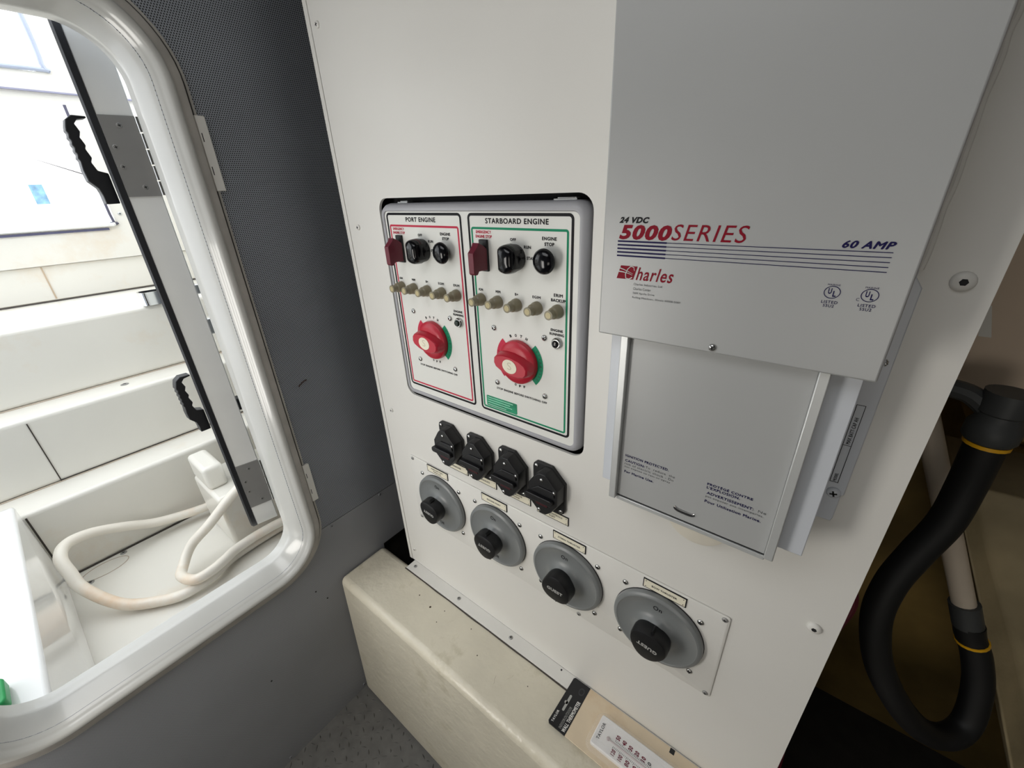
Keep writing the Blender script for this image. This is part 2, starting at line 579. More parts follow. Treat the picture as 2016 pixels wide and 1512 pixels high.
# rest of the engine room shell
b = MB()
b.box(-0.86, 1.3, -1.7, 0.75, 2.04, 2.08)
tag(b.build('ceiling', CEILM), 'pale engine-room ceiling above the switch board', 'ceiling', kind='structure')
b = MB()
b.box(-0.86, 1.3, -1.74, -1.70, -0.03, 2.08)
tag(b.build('wall_front', CEILM), 'pale wall behind the viewer facing the switch board', 'wall', kind='structure')
b = MB()
b.box(1.3, 1.34, -1.74, 0.79, -0.03, 2.08)
tag(b.build('wall_right', CEILM), 'pale end wall of the engine room on the right', 'wall', kind='structure')
b = MB()                                          # hull side behind the board, leaning outwards
b.add([(-0.86, 0.62, -0.03), (1.3, 0.62, -0.03), (1.3, 0.74, 2.06), (-0.86, 0.74, 2.06),
       (-0.86, 0.79, -0.03), (1.3, 0.79, -0.03), (1.3, 0.79, 2.06), (-0.86, 0.79, 2.06)],
      [(0, 1, 2, 3), (7, 6, 5, 4), (0, 4, 5, 1), (3, 2, 6, 7), (0, 3, 7, 4), (1, 5, 6, 2)])
tag(b.build('wall_back', HULL), 'ochre fibreglass hull side in the dark behind the board', 'wall', kind='structure')
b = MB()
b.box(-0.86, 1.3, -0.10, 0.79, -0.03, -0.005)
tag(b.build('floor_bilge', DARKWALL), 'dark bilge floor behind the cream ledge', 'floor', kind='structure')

# ---------------------------------------------------------------- cream ledge (engine bed)
b = MB()
b.box(-0.8385, 1.25, -0.152, -0.0145, 0.0, 0.4450)
ledge = b.build('engine_bed_ledge', CREAM, None, bevel=0.016, bseg=5, at=(0, -0.08, 0))
bm = bmesh.new()                                  # the front leans out slightly towards the floor
bm.from_mesh(ledge.data)
for v in bm.verts:
    if v.co.y < -0.05 and v.co.z < 0.2:
        v.co.y -= 0.016
bmesh.ops.subdivide_edges(bm, edges=[e for e in bm.edges if abs(e.verts[0].co.x - e.verts[1].co.x) > 1], cuts=60)
bm.to_mesh(ledge.data)
bm.free()
tag(ledge, 'cream painted fibreglass ledge running along the floor under the switch board', 'ledge')
b = MB()                                          # bead of dark sealant under the flange
random.seed(9)
pts = [(-0.722 + i * 0.0402, -0.0300 - random.uniform(0, 0.0012), 0.4458) for i in range(20)]
b.tube(pts, 0.0016, 6)
b.build('sealant_bead', WOODDARK, ledge)
for x, y, s_ in ((-0.63, -0.062, 0.0016), (-0.585, -0.068, 0.0026), (-0.55, -0.055, 0.0012), (-0.545, -0.085, 0.0011), (-0.47, -0.05, 0.0012), (-0.42, -0.085, 0.0012), (-0.30, -0.07, 0.001)):
    b = MB()
    b.lathe([(s_ * 1.1, -0.0006), (s_, 0.0004), (s_ * 0.4, 0.0009)], (x, y, 0.4450), 'z', 7, 1)
    b.build('paint_chip', M('brown_speck', rgb(72, 58, 42), 0.8), ledge)
random.seed(12)
for x, y, a in ((-0.555, -0.088, 0.4), (-0.52, -0.065, 0.9), (-0.345, -0.062, 0.2), (-0.338, -0.078, 1.2), (-0.50, -0.105, 0.5), (-0.36, -0.10, 2.0)):
    b = MB()                                      # ridges and drips in the thick paint
    b.tube([(x + 0.016 * (t - 0.5) * math.cos(a) + random.uniform(-.001, .001), y + 0.016 * (t - 0.5) * math.sin(a) + random.uniform(-.001, .001), 0.4446) for t in (0, .25, .5, .75, 1)], 0.0010, 6)
    b.build('paint_ridge', CREAM, ledge)

# ================================================================ SWITCH BOARD
BX0, BX1, BZ0, BZ1 = -0.7275, 0.0892, 0.4485, 2.035
CUT = (-0.6305, -0.2370, 0.9690, 1.3227)
board = thing('switch_board', 'tall white painted metal switch board standing on the cream ledge', 'switch board', (BX0 + 0.4, 0.0, BZ0))
b = MB()
outer = [(BX1, BZ1)] * 9 + [(BX0, BZ1)] * 9 + [(BX0, BZ0)] * 9 + [(BX1, BZ0)] * 9
inner = rr(CUT[0], CUT[1], CUT[2], CUT[3], 0.020)
b.loft([[(x, 0.0, z) for x, z in outer], [(x, 0.0, z) for x, z in inner], [(x, 0.0045, z) for x, z in inner], [(x, 0.0045, z) for x, z in outer]], closed_profile=True)
b.build('front_sheet', WHITE, board)
b = MB()
b.box(-0.7385, -0.7282, -0.0012, 0.035, BZ0, BZ1)
b.build('edge_strip', WHITE_EDGE, board, bevel=0.0008)
b = MB()
b.box(BX1 - 0.004, BX1, 0.0045, 0.03, BZ0, BZ1)
b.build('edge_return', WHITE_EDGE, board)
b = MB()
b.box(-0.7200, BX1, -0.0290, 0.0, 0.4456, 0.4484)
b.build('foot_flange', WHITE_EDGE, board, bevel=0.0006)
for x, y in ((-0.7021, -0.0133), (-0.5440, -0.0132), (-0.3853, -0.0144)):
    screw(board, (x, y, 0.4484), 0.0046, 'z', 1, STEEL_DULL, dome=0.3)
b = MB()
b.lathe([(0.0018, 0), (0.0018, 0.0006)], (-0.2622, -0.006, 0.4484), 'z', 8, 1)
b.build('screw_hole', DARKHOLE, board)
for x, z in ((-0.7092, 1.5615), (-0.6990, 1.2769), (-0.7000, 0.9074), (-0.7104, 0.493)):
    screw(board, (x, 0.0, z), 0.0048, 'y', -1, WHITE_EDGE, dome=0.55)
for x, z in ((0.0702, 1.2547), (0.0679, 0.8599)):
    screw(board, (x, 0.0, z), 0.0075, 'y', -1, WHITE_EDGE, dome=0.45, slot='hex')

# ================================================================ ENGINE CONTROL PANEL
ep = thing('engine_control_panel', 'grey-framed engine control panel with port and starboard switches set in the white board', 'control panel', (-0.432, 0.0, 0.975))
YP = -0.0040
ring_y((-0.6245, -0.2400, 0.9745, 1.3150), 0.020,
       [(0.0, 0.03), (0.0, 0.006), (0.0015, 0.0), (0.0045, -0.0045), (0.008, -0.0060), (0.0105, -0.0058), (0.0118, -0.0040), (0.0120, 0.0)], 'bezel', BEZEL, ep, 10)
b = MB()
b.prism(rr(-0.6130, -0.2515, 0.9862, 1.3035, 0.009), -0.0040, 0.002)
b.build('face_plate', PLATE, ep)
b = MB()
b.box(-0.66, -0.21, 0.030, 0.034, 0.94, 1.35)
b.box(-0.66, -0.655, 0.0046, 0.030, 0.94, 1.35)
b.box(-0.215, -0.21, 0.0046, 0.030, 0.94, 1.35)
b.box(-0.655, -0.215, 0.0046, 0.030, 1.345, 1.35)
b.box(-0.655, -0.215, 0.0046, 0.030, 0.94, 0.945)
b.build('gap_light_block', DARKHOLE, ep)  # added dark box, keeps stray light out of the bezel gap
for x0, x1 in ((-0.590, -0.566), (-0.295, -0.263)):
    b = MB()
    b.box(x0, x1, 0.0075, 0.0085, 1.3150, 1.3166)
    b.box(x0 + 0.004, x1 - 0.002, 0.010, 0.020, 1.3166, 1.3180)
    b.build('hinge_tab', ALU, ep, bevel=0.0004)
def border(rect, r, w, mat, name='border_line'):
    x0, x1, z0, z1 = rect
    b_ = MB()
    b_.loft([[(x, YP - 0.0002, z) for x, z in rr(x0, x1, z0, z1, r)], [(x, YP - 0.0002, z) for x, z in rr(x0 + w, x1 - w, z0 + w, z1 - w, max(r - w, 0.001))]])
    b_.flat = True
    return b_.build(name, mat, ep)
for dx, edge, ink in ((-0.1810, INK_RED, 'red'), (0.0, INK_GREEN, 'green')):
    border((-0.4280 + dx, -0.2590 + dx, 0.9980, 1.3015), 0.007, 0.0036, INK)
    border((-0.4225 + dx, -0.2657 + dx, 1.0040, 1.2838), 0.004, 0.0029, edge)

def engine_side(dx, port):
    yt = YP - 0.00025
    lab = Lines()
    lab.text('PORT ENGINE' if port else 'STARBOARD ENGINE', (-0.3448 + dx, yt, 1.2918), 0.068 if port else 0.1015, 0.0068, bold=0.04)
    lab.text('OFF', (-0.3495 + dx, yt, 1.2695), 0.0098, 0.0037, bold=0.045)
    lab.text('RUN', (-0.3265 + dx, yt, 1.2610), 0.0112, 0.0040, bold=0.05)
    lab.text('START', (-0.3205 + dx, yt, 1.2475), 0.0150, 0.0040, bold=0.05)
    lab.text('ENGINE', (-0.2932 + dx, yt, 1.2725), 0.0215, 0.0042, bold=0.05)
    lab.text('STOP', (-0.2932 + dx, yt, 1.2660), 0.0145, 0.0042, bold=0.05)
    for x, t, w in ((-0.4119, 'IGN', 0.0080), (-0.3794, 'MIM', 0.0088), (-0.3465, 'B+', 0.0058), (-0.3135, 'EGIM', 0.0130)):
        lab.text(t, (x + dx, yt, 1.1985), w, 0.0037, bold=0.045)
    if port:
        lab.text('ERIM', (-0.2797 + dx, yt, 1.1990), 0.0130, 0.0037, bold=0.045)
    else:
        lab.text('ERIM', (-0.2797 + dx, yt, 1.2045), 0.0135, 0.0042, bold=0.05)
        lab.text('BACKUP', (-0.2797 + dx, yt, 1.1980), 0.0220, 0.0042, bold=0.05)
    lab.text('ENGINE', (-0.2815 + dx, yt, 1.1580), 0.0190, 0.0038, bold=0.05)
    lab.text('RUNNING', (-0.2815 + dx, yt, 1.1525), 0.0225, 0.0038, bold=0.05)
    lab.text('STOP ENGINE BEFORE SWITCHING OFF', (-0.3446 + dx, yt, 1.0452), 0.0950, 0.0036, bold=0.05)
    cx, cz = -0.3457 + dx, 1.0999
    arc = MB()
    for k, ch in enumerate('BOTH'):
        a = math.radians(111 - 14 * k)
        arc.text(ch, (cx + 0.0395 * math.cos(a), yt, cz + 0.0395 * math.sin(a)), 0.0036, 0.0042, rot=a - math.pi / 2, bold=0.05)
    lab.word(arc)
    arc = MB()
    for k, ch in enumerate('OFF'):
        a = math.radians(-102 + 12 * k)
        arc.text(ch, (cx + 0.0400 * math.cos(a), yt, cz + 0.0400 * math.sin(a)), 0.0034, 0.0040, rot=a + math.pi / 2, bold=0.05)
    lab.word(arc)
    lab.build('black_lettering', INK, ep)
    lab = Lines()
    lab.text('EMERGENCY', (-0.4000 + dx, yt, 1.2775), 0.0275, 0.0040, bold=0.045)
    lab.text('ENGINE STOP', (-0.4000 + dx, yt, 1.2718), 0.0295, 0.0040, bold=0.045)
    lab.build('red_lettering', INK_RED, ep)
    # guarded toggle: dark base and flip-up maroon guard
    tg = MB()
    tg.box(-0.4075 + dx, -0.3925 + dx, YP - 0.0035, YP + 0.001, 1.2255, 1.2680)
    tgo = tg.build('toggle_switch', BLACK, ep, bevel=0.001)
    g = MB()
    prof = [(0.0025, 1.2560), (0.010, 1.2615), (0.0175, 1.2655), (0.0200, 1.2610), (0.0290, 1.2530), (0.0290, 1.2265), (0.0270, 1.2240), (0.0225, 1.2240), (0.0200, 1.2285), (0.0035, 1.2280)]
    hw = [0.0068, 0.0068, 0.0060, 0.0055, 0.0050, 0.0050, 0.0050, 0.0055, 0.0062, 0.0068]
    lft = [(-0.4000 + dx - w, YP - y, z) for (y, z), w in zip(prof, hw)]
    rgt = [(-0.4000 + dx + w, YP - y, z) for (y, z), w in zip(prof, hw)]
    g.loft([lft, rgt], cap0=True, cap1=True)
    g.build('toggle_guard', MAROON, tgo, bevel=0.0007)
    # rotary start switch
    k = MB()
    k.lathe([(0.0172, 0), (0.0176, 0.004), (0.0170, 0.011), (0.0158, 0.013)], (-0.3470 + dx, YP, 1.2470), seg=28)
    ko = k.build('start_switch', BLACK_GLOSS, ep)
    g = MB()
    poly = []
    for i in range(28):
        a = 2 * math.pi * i / 28
        poly.append((max(-0.0105, min(0.0148, 0.0185 * math.cos(a))), 0.0185 * math.sin(a) * (1.0 if math.cos(a) < 0.3 else 0.97)))
    rings = []
    for h, s_ in ((0.009, 1.02), (0.017, 1.0), (0.0215, 0.96), (0.0245, 0.88), (0.0265, 0.74), (0.0278, 0.50), (0.0283, 0.20)):
        rings.append([(-0.3470 + dx + u * s_, YP - h, 1.2470 + w * s_) for u, w in poly])
    g.loft(rings, cap0=True, cap1=True)
    g.build('switch_grip', BLACK_GLOSS, ko)
    # engine stop push knob
    k = MB()
    k.lathe([(0.0060, 0), (0.0055, 0.006), (0.0105, 0.0070), (0.0145, 0.0085), (0.0157, 0.011), (0.0152, 0.0135), (0.0125, 0.0165), (0.0080, 0.0185), (0.003, 0.0192)], (-0.2940 + dx, YP, 1.2470), seg=28)
    k.build('stop_knob', BLACK_GLOSS, ep)
    # push-button breakers
    for x in (-0.4120, -0.3803, -0.3468, -0.3128, -0.2803):
        k = MB()
        k.lathe([(0.0092, 0), (0.0092, 0.004), (0.0082, 0.006), (0.0076, 0.012), (0.0060, 0.0135), (0.0057, 0.0195), (0.0062, 0.0205), (0.0062, 0.0225)], (x + dx, YP, 1.1840), seg=20)
        ko = k.build('breaker_button', OLIVE, ep)
        k = MB()
        k.lathe([(0.0040, 0.0220), (0.0040, 0.0229)], (x + dx, YP, 1.1840), seg=16)
        k.build('button_tip', OLIVE_TIP, ko)
    for x, z in ((-0.3905, 1.1441), (-0.3010, 1.1444), (-0.3898, 1.0554), (-0.3006, 1.0556)):
        screw(ep, (x + dx, YP, z), 0.0044, 'y', -1, STEEL, slot='hex', dome=0.6)
    k = MB()
    k.lathe([(0.0078, 0), (0.0078, 0.003), (0.0062, 0.005), (0.0052, 0.0052)], (-0.2805 + dx, YP, 1.1408), seg=22)
    ko = k.build('indicator_light', STEEL, ep)
    k = MB()
    k.lathe([(0.0050, 0.004), (0.0050, 0.0065), (0.0038, 0.0080), (0.001, 0.0086)], (-0.2805 + dx, YP, 1.1408), seg=18)
    k.build('indicator_lens', M('dark_green_lens', rgb(14, 34, 24), 0.2) if port else BLACK_GLOSS, ko)
    # battery selector: printed red and green sectors, red knob with a cream emblem
    for sg, mt in ((1, INK_GREEN), (-1, INK_RED)):
        k = MB()
        angs = [math.radians(-46 + 92 * i / 14) for i in range(15)]
        o_ = [(cx + sg * 0.0424 * math.cos(a), YP - 0.0003, cz + 0.0424 * math.sin(a)) for a in angs]
        i_ = [(cx + sg * 0.0300 * math.cos(a), YP - 0.0003, cz + 0.0300 * math.sin(a)) for a in angs]
        k.add(o_ + i_, [(j, j + 1, 15 + j + 1, 15 + j) for j in range(14)])
        k.flat = True
        k.build('selector_sector', mt, ep)
    k = MB()
    for j, ch in enumerate('STARBOARD'):
        a = math.radians(34 - 8.5 * j)
        k.text(ch, (cx + 0.0385 * math.cos(a), YP - 0.0005, cz + 0.0385 * math.sin(a)), 0.0028, 0.0034, rot=a - math.pi / 2, bold=0.02)
    k.build('sector_lettering', M('dark_green_ink', rgb(12, 78, 54), 0.5), ep)
    k = MB()
    for j, ch in enumerate('PORT'):
        a = math.radians(180 + 14 - 9 * j)
        k.text(ch, (cx + 0.0390 * math.cos(a), YP - 0.0005, cz + 0.0390 * math.sin(a)), 0.0028, 0.0034, rot=a - math.pi / 2, bold=0.02)
    k.build('sector_lettering', INK_MAROON, ep)
    k = MB()
    k.lathe([(0.0330, 0), (0.0335, 0.003), (0.0325, 0.0075), (0.0290, 0.0105), (0.0230, 0.0120), (0.010, 0.0125)], (cx, YP, cz), seg=36)
    ko = k.build('battery_selector', RED, ep)
    th = math.radians(-8)
    def P2(u, w, h):
        return (cx + u * math.cos(th) - w * math.sin(th), YP - h, cz + u * math.sin(th) + w * math.cos(th))
    outl = [(0.0310, -0.004), (0.0310, 0.004), (0.0270, 0.0095), (0.0150, 0.0140), (0.0, 0.0155), (-0.0150, 0.0140), (-0.0270, 0.0095),
            (-0.0310, 0.004), (-0.0310, -0.004), (-0.0270, -0.0095), (-0.0150, -0.0140), (0.0, -0.0155), (0.0150, -0.0140), (0.0270, -0.0095)]
    g = MB()
    g.loft([[P2(u * s_, w * s2, h) for u, w in outl] for h, s_, s2 in ((0.008, 1.04, 1.25), (0.016, 1.0, 1.05), (0.0215, 0.97, 0.95), (0.0235, 0.90, 0.86))], cap0=True, cap1=True)
    g.build('selector_grip', RED, ko)
    g = MB()
    ov = [(0.0128 * math.cos(2 * math.pi * i / 24), 0.0105 * math.sin(2 * math.pi * i / 24)) for i in range(24)]
    g.loft([[P2(u, w, h) for u, w in ov] for h in (0.0230, 0.0240)], cap0=True, cap1=True)
    g.build('emblem', LEGEND, ko)
    g = MB()
    g.text('S', P2(0, 0.001, 0.0241), 0.0075, 0.0115)
    g.build('emblem_print', M('faint_grey_ink', rgb(206, 198, 174), 0.5), ko)
engine_side(-0.1822, True)
engine_side(0.0, False)
b = MB()
b.prism(rr(-0.4150, -0.3530, 1.0080, 1.0265, 0.0015, 3), YP - 0.0005, YP)
b.build('foil_sticker', GREEN_FOIL, ep)
b = MB()
for i, w in enumerate((0.052, 0.046, 0.050, 0.038)):
    z = 1.0235 - i * 0.0042
    b.add([(-0.4125, YP - 0.0007, z - 0.0006), (-0.4125 + w, YP - 0.0007, z - 0.0006), (-0.4125 + w, YP - 0.0007, z + 0.0006), (-0.4125, YP - 0.0007, z + 0.0006)], [(0, 1, 2, 3)])
b.flat = True
b.build('sticker_print', M('pale_green_ink', rgb(168, 214, 192), 0.4), ep)

# ================================================================ CIRCUIT BREAKERS
def make_breaker():
    root = thing('circuit_breaker', '', 'circuit breaker', (0, 0, 0), 'black circuit breakers in a row above the dial switches')
    def raised(z, y=0): return (0, y, z)
    b_ = MB()
    base = [(-0.0300, 0.0330), (-0.0285, 0.0385), (-0.0240, 0.0425), (-0.0180, 0.0430), (0.0060, 0.0430), (0.0300, 0.0190),
            (0.0300, -0.0330), (0.0285, -0.0385), (0.0240, -0.0425), (0.0180, -0.0430), (-0.0060, -0.0430), (-0.0300, -0.0190)]
    b_.prism(base, -0.0060, 0.0)
    b_.build('base', BLACK, root, bevel=0.0008)
    b_ = MB()
    body = [(-0.0285, 0.0120), (-0.0150, 0.0330), (-0.0060, 0.0410), (0.0060, 0.0415), (0.0290, 0.0185),
            (0.0290, -0.0120), (0.0150, -0.0330), (0.0060, -0.0410), (-0.0060, -0.0415), (-0.0290, -0.0185)]
    b_.loft([[(x * s_, y, z * s_) for x, z in body] for y, s_ in ((-0.004, 1.0), (-0.021, 0.97), (-0.0245, 0.92))], cap0=True, cap1=True)
    bo = b_.build('body', BLACK, root, bevel=0.0005)
    b_ = MB()
    b_.prism([(-0.0215, 0.0040), (-0.0060, 0.0150), (0.0210, 0.0150), (0.0235, 0.0040)], -0.0268, -0.023)
    b_.build('rating_block', BLACK, bo, bevel=0.0008)
    b_ = MB()
    b_.prism(rr(-0.0290, 0.0215, -0.0120, -0.0010, 0.0045, 5), -0.0315, -0.022)
    b_.build('reset_lever', BLACK, root, bevel=0.001)
    b_ = MB()
    b_.prism(rr(-0.0120, 0.0100, -0.0215, -0.0160, 0.001, 3), -0.0256, -0.022)
    b_.build('trip_button', M('dark_red_button', rgb(66, 14, 24), 0.4), root, bevel=0.0004)
    screw(root, (-0.0230, -0.0060, 0.0355), 0.0040, 'y', -1, STEEL)
    screw(root, (0.0230, -0.0060, -0.0355), 0.0040, 'y', -1, STEEL)
    screw(root, (-0.0010, -0.0245, 0.0275), 0.0034, 'y', -1, STEEL)
    screw(root, (0.0215, -0.0245, 0.0125), 0.0030, 'y', -1, STEEL)
    screw(root, (-0.0060, -0.0245, -0.0320), 0.0034, 'y', -1, STEEL)
    return root
br = make_breaker()
BRK = [(-0.5140, 'first black circuit breaker from the hatch side, highest and farthest left of the four'),
       (-0.4410, 'second black circuit breaker from the hatch side, above the engine-port dial'),
       (-0.3665, 'third black circuit breaker from the hatch side, between two others'),
       (-0.2930, 'black circuit breaker nearest the battery charger, last of the row of four')]
for i, (x, lab) in enumerate(BRK):
    o = br if i == 0 else copy_tree(br)
    o.location = (x, 0.0, 0.8933)
    o['label'] = lab

# ================================================================ DIAL SWITCH PLATE
sp_ = thing('dial_switch_plate', 'long white plate holding the four grey dial switches', 'mounting plate', (-0.336, 0.0, 0.635))
b = MB()
pl = rr(-0.6596, -0.0110, 0.6350, 0.8105, 0.004, 4)
pin = rr(-0.6573, -0.0133, 0.6373, 0.8082, 0.003, 4)
b.loft([[(x, -0.0004, z) for x, z in pl], [(x, -0.0022, z) for x, z in pl], [(x, -0.0034, z) for x, z in pin]], cap0=True, cap1=True)
b.build('plate', WHITE_EDGE, sp_)
YS = -0.0034
for x, z in ((-0.0172, 0.8050), (-0.0174, 0.6418), (-0.2306, 0.6413), (-0.6490, 0.8050), (-0.6490, 0.6418), (-0.44, 0.6413)):
    screw(sp_, (x, YS, z), 0.0040, 'y', -1, STEEL_DULL, dome=0.4)

def make_dial():
    root = thing('battery_switch', '', 'battery switch', (0, 0, 0), 'grey dial battery switches along the bottom of the board')
    b_ = MB()
    b_.lathe([(0.0640, 0), (0.0668, 0.0006), (0.0674, 0.0040), (0.0665, 0.0080), (0.0640, 0.0102), (0.0610, 0.0106), (0.0592, 0.0094), (0.0400, 0.0096),
              (0.0335, 0.0110), (0.0285, 0.0145), (0.0255, 0.0190), (0.0220, 0.0195)], (0, 0, 0), seg=56)
    b_.build('dial', DIAL, root)
    b_ = MB()
    b_.lathe([(0.0676, 0.0), (0.0676, 0.0014)], (0, 0, 0), seg=56)
    b_.build('gasket', SEALM, root)
    b_ = MB()
    b_.text('On', (-0.001, -0.0100, 0.0470), 0.0125, 0.0080, bold=0.01)
    b_.text('Off', (0.001, -0.0100, -0.0480), 0.0125, 0.0075, bold=0.01)
    b_.build('dial_lettering', INK, root)
    return root
def make_knob(root, a):
    """lobed black knob turned by angle a, grey printed name and a pointer nib"""
    b_ = MB()
    prof = [(0.0215, 0.0165), (0.0262, 0.0185), (0.0272, 0.0230), (0.0270, 0.0370), (0.0258, 0.0400), (0.0225, 0.0410)]
    rings = []
    for r_, h in prof:
        ring = []
        for i in range(42):
            t = 2 * math.pi * i / 42
            q = r_ * (1 + 0.055 * math.cos(3 * (t - a) + math.pi / 2))
            ring.append((q * math.cos(t), -h, q * math.sin(t)))
        rings.append(ring)
    b_.loft(rings, cap0=True, cap1=True)
    ko = b_.build('knob', BLACK, root)
    ca, sa = math.cos(a), math.sin(a)
    b_ = MB()
    b_.text('GUEST', (0.0010 * -sa * 0, -0.0412, 0.0), 0.0300, 0.0068, (ca, 0, sa), (-sa, 0, ca), bold=0.045)
    b_.build('knob_lettering', INK_SILVER, ko)
    b_ = MB()
    nx, nz = sa * 0.0278, -ca * 0.0278
    b_.prism([(nx + 0.0025 * ca, nz + 0.0025 * sa), (nx + 0.005 * sa, nz - 0.005 * ca), (nx - 0.0025 * ca, nz - 0.0025 * sa), (nx * 0.85, nz * 0.85)], -0.0360, -0.0240)
    b_.build('pointer', BLACK, ko)
DIALS = [(-0.5666, math.pi - 0.10, 'grey dial battery switch nearest the hatch, smallest in view'),
         (-0.4120, math.pi - 0.06, 'grey dial battery switch with ENGINE PORT legend plate above it'),
         (-0.2560, -0.02, 'grey dial battery switch with upright knob lettering under the STERN THRUSTER plate'),
         (-0.0988, math.pi - 0.12, 'grey dial battery switch nearest the viewer under the BOW THRUSTER plate')]
proto = make_dial()
roots = [proto if i == 0 else copy_tree(proto) for i in range(4)]
for root, (x, a, lab) in zip(roots, DIALS):
    root.location = (0, 0, 0)
    ORG[root.name] = (0, 0, 0)
    make_knob(root, a)
    for sx in (-1, 1):
        for sz in (-1, 1):
            screw(root, (sx * 0.0550, 0.0, sz * 0.0550), 0.0047, 'y', -1, STEEL, rot=0.3, dome=0.5)
    root.location = (x, YS, 0.7228)
    root['label'] = lab

# ================================================================ LEGEND PLATES
def legend(x, z, y, lines, label, group, w=0.0620, h=0.0172):
    root = thing('legend_plate', label, 'legend plate', (x, y, z), group)
    b_ = MB()
    b_.box(x - w / 2, x + w / 2, y - 0.0014, y, z - h / 2, z + h / 2)
    b_.build('backing', CARD_BLACK, root)
    b_ = MB()
    b_.box(x - w / 2 + 0.0014, x + w / 2 - 0.0014, y - 0.0016, y - 0.0010, z - h / 2 + 0.0014, z + h / 2 - 0.0014)
    b_.build('face', LEGEND, root)
    b_ = MB()
    n = len(lines)
    for i, t in enumerate(lines):
        b_.text(t, (x, y - 0.0018, z + (0.0028 * (n - 1) - 0.0056 * i)), min(0.0030 * len(t), 0.047), 0.0036, bold=0.02)
    for sx in (-1, 1):
        for sz in (-1, 1):
            p, q = x + sx * (w / 2 - 0.0042), z + sz * (h / 2 - 0.0036)
            b_.add([(p - 0.0007, y - 0.0018, q - 0.0007), (p + 0.0007, y - 0.0018, q - 0.0007), (p + 0.0007, y - 0.0018, q + 0.0007), (p - 0.0007, y - 0.0018, q + 0.0007)], [(0, 1, 2, 3)])
    b_.build('legend_print', INK, root)
G1, G2 = 'cream legend plates above the dial switches', 'cream legend plates under the circuit breakers'
legend(-0.5700, 0.8024, YS, ['MAIN BATTERY', 'PARALLEL'], 'cream legend plate with two short lines above the dial nearest the hatch', G1)
legend(-0.4160, 0.8014, YS, ['ENGINE PORT'], 'cream legend plate reading ENGINE PORT', G1)
legend(-0.2540, 0.8001, YS, ['STERN THRUSTER'], 'cream legend plate reading STERN THRUSTER', G1)
legend(-0.0966, 0.7990, YS, ['BOW THRUSTER'], 'cream legend plate reading BOW THRUSTER', G1)
legend(-0.5120, 0.8388, 0.0, ['WINDLASS'], 'cream legend plate half hidden under the breaker nearest the hatch', G2)
legend(-0.4405, 0.8396, 0.0, ['HYDRAULICS'], 'cream legend plate half hidden under the second breaker from the hatch', G2)
legend(-0.3640, 0.8400, 0.0, ['MACERATOR', 'POWER'], 'cream two-line legend plate half hidden under the third breaker', G2)
legend(-0.2888, 0.8372, 0.0, ['ENG. CONTROLS', 'PORT'], 'cream legend plate reading CONTROLS PORT under the breaker nearest the charger', G2)

# ================================================================ BATTERY CHARGER
ch = thing('battery_charger', 'silver grey wall-mounted battery charger with maroon 5000 SERIES lettering', 'battery charger', (-0.075, 0.0, 0.98))
b = MB()
b.box(-0.1890, 0.0372, -0.0700, -0.0050, 1.1900, 1.80)
b.build('lid', SILVER, ch, bevel=0.0016, bseg=3)
b = MB()
b.box(-0.1825, 0.0315, -0.0500, -0.0040, 0.9930, 1.1920)
b.build('chassis', SILVER2, ch, bevel=0.0008)
for x0, x1, z0 in ((-0.1664, -0.1580, 0.9805), (0.0022, 0.0105, 0.9840)):
    b = MB()
    b.box(x0, x1, -0.0640, -0.0500, z0, 1.1895)
    b.build('rail', ALU, ch, bevel=0.0010)
b = MB()
b.box(-0.1580, 0.0022, -0.0575, -0.0500, 0.9842, 1.1895)
sc_ = b.build('sliding_cover', SILVER, ch, bevel=0.0006)
b = MB()
b.box(-0.1580, 0.0022, -0.0570, -0.0480, 0.9824, 0.9842)
b.build('cover_gap', DARKHOLE, ch)
b = MB()
b.box(-0.1585, 0.0030, -0.0585, -0.0480, 0.9770, 0.9824)
b.build('bottom_lip', ALU, ch, bevel=0.0006)
b = MB()
pts = [(-0.0900, -0.0578, 0.9985), (-0.0870, -0.0582, 0.9962), (-0.0790, -0.0584, 0.9955), (-0.0710, -0.0582, 0.9958), (-0.0680, -0.0578, 0.9976)]
b.tube(pts, 0.0013, 6)
b.build('finger_slot', DARKHOLE, sc_)
b = MB()
b.tube([(x, y - 0.0004, z + 0.0020) for x, y, z in pts], 0.0006, 6)
b.build('slot_lip', STEEL, sc_)
b = MB()
b.prism([(0.0100, 1.0110), (0.0470, 1.0120), (0.0480, 1.0160), (0.0480, 1.0440), (0.0500, 1.0460), (0.0495, 1.2480), (0.0440, 1.2560), (0.0430, 1.80), (0.0100, 1.80)], -0.0040, 0.0)
fl = b.build('mounting_flange', SILVER2, ch, bevel=0.0008)
b = MB()
b.prism([(-0.1990, 1.19), (-0.185, 1.19), (-0.185, 1.80), (-0.1990, 1.80)], -0.0040, 0.0)
b.build('mounting_flange', SILVER2, ch)
screw(ch, (0.0417, -0.0040, 1.0463), 0.0060, 'y', -1, SILVER2, dome=0.5)
screw(ch, (-0.0775, -0.0700, 1.1954), 0.0034, 'y', -1, STEEL, dome=0.6)
screw(ch, (0.0405, -0.0400, 1.1967), 0.0030, 'x', 1, STEEL, dome=0.5)
b = MB()
for rect in ((0.0357, 0.0425, 1.0580, 1.1430), (0.0357, 0.0425, 1.0580, 1.1005)):
    x0, x1, z0, z1 = rect
    w = 0.0005
    for q in ((x0, x1, z0, z0 + w), (x0, x1, z1 - w, z1), (x0, x0 + w, z0, z1), (x1 - w, x1, z0, z1)):
        b.add([(q[0], -0.0043, q[2]), (q[1], -0.0043, q[2]), (q[1], -0.0043, q[3]), (q[0], -0.0043, q[3])], [(0, 1, 2, 3)])
b.text('MAX BATT CAP AH', (0.0392, -0.0043, 1.1160), 0.0280, 0.0030, (0, 0, 1), (-1, 0, 0), bold=0.02)
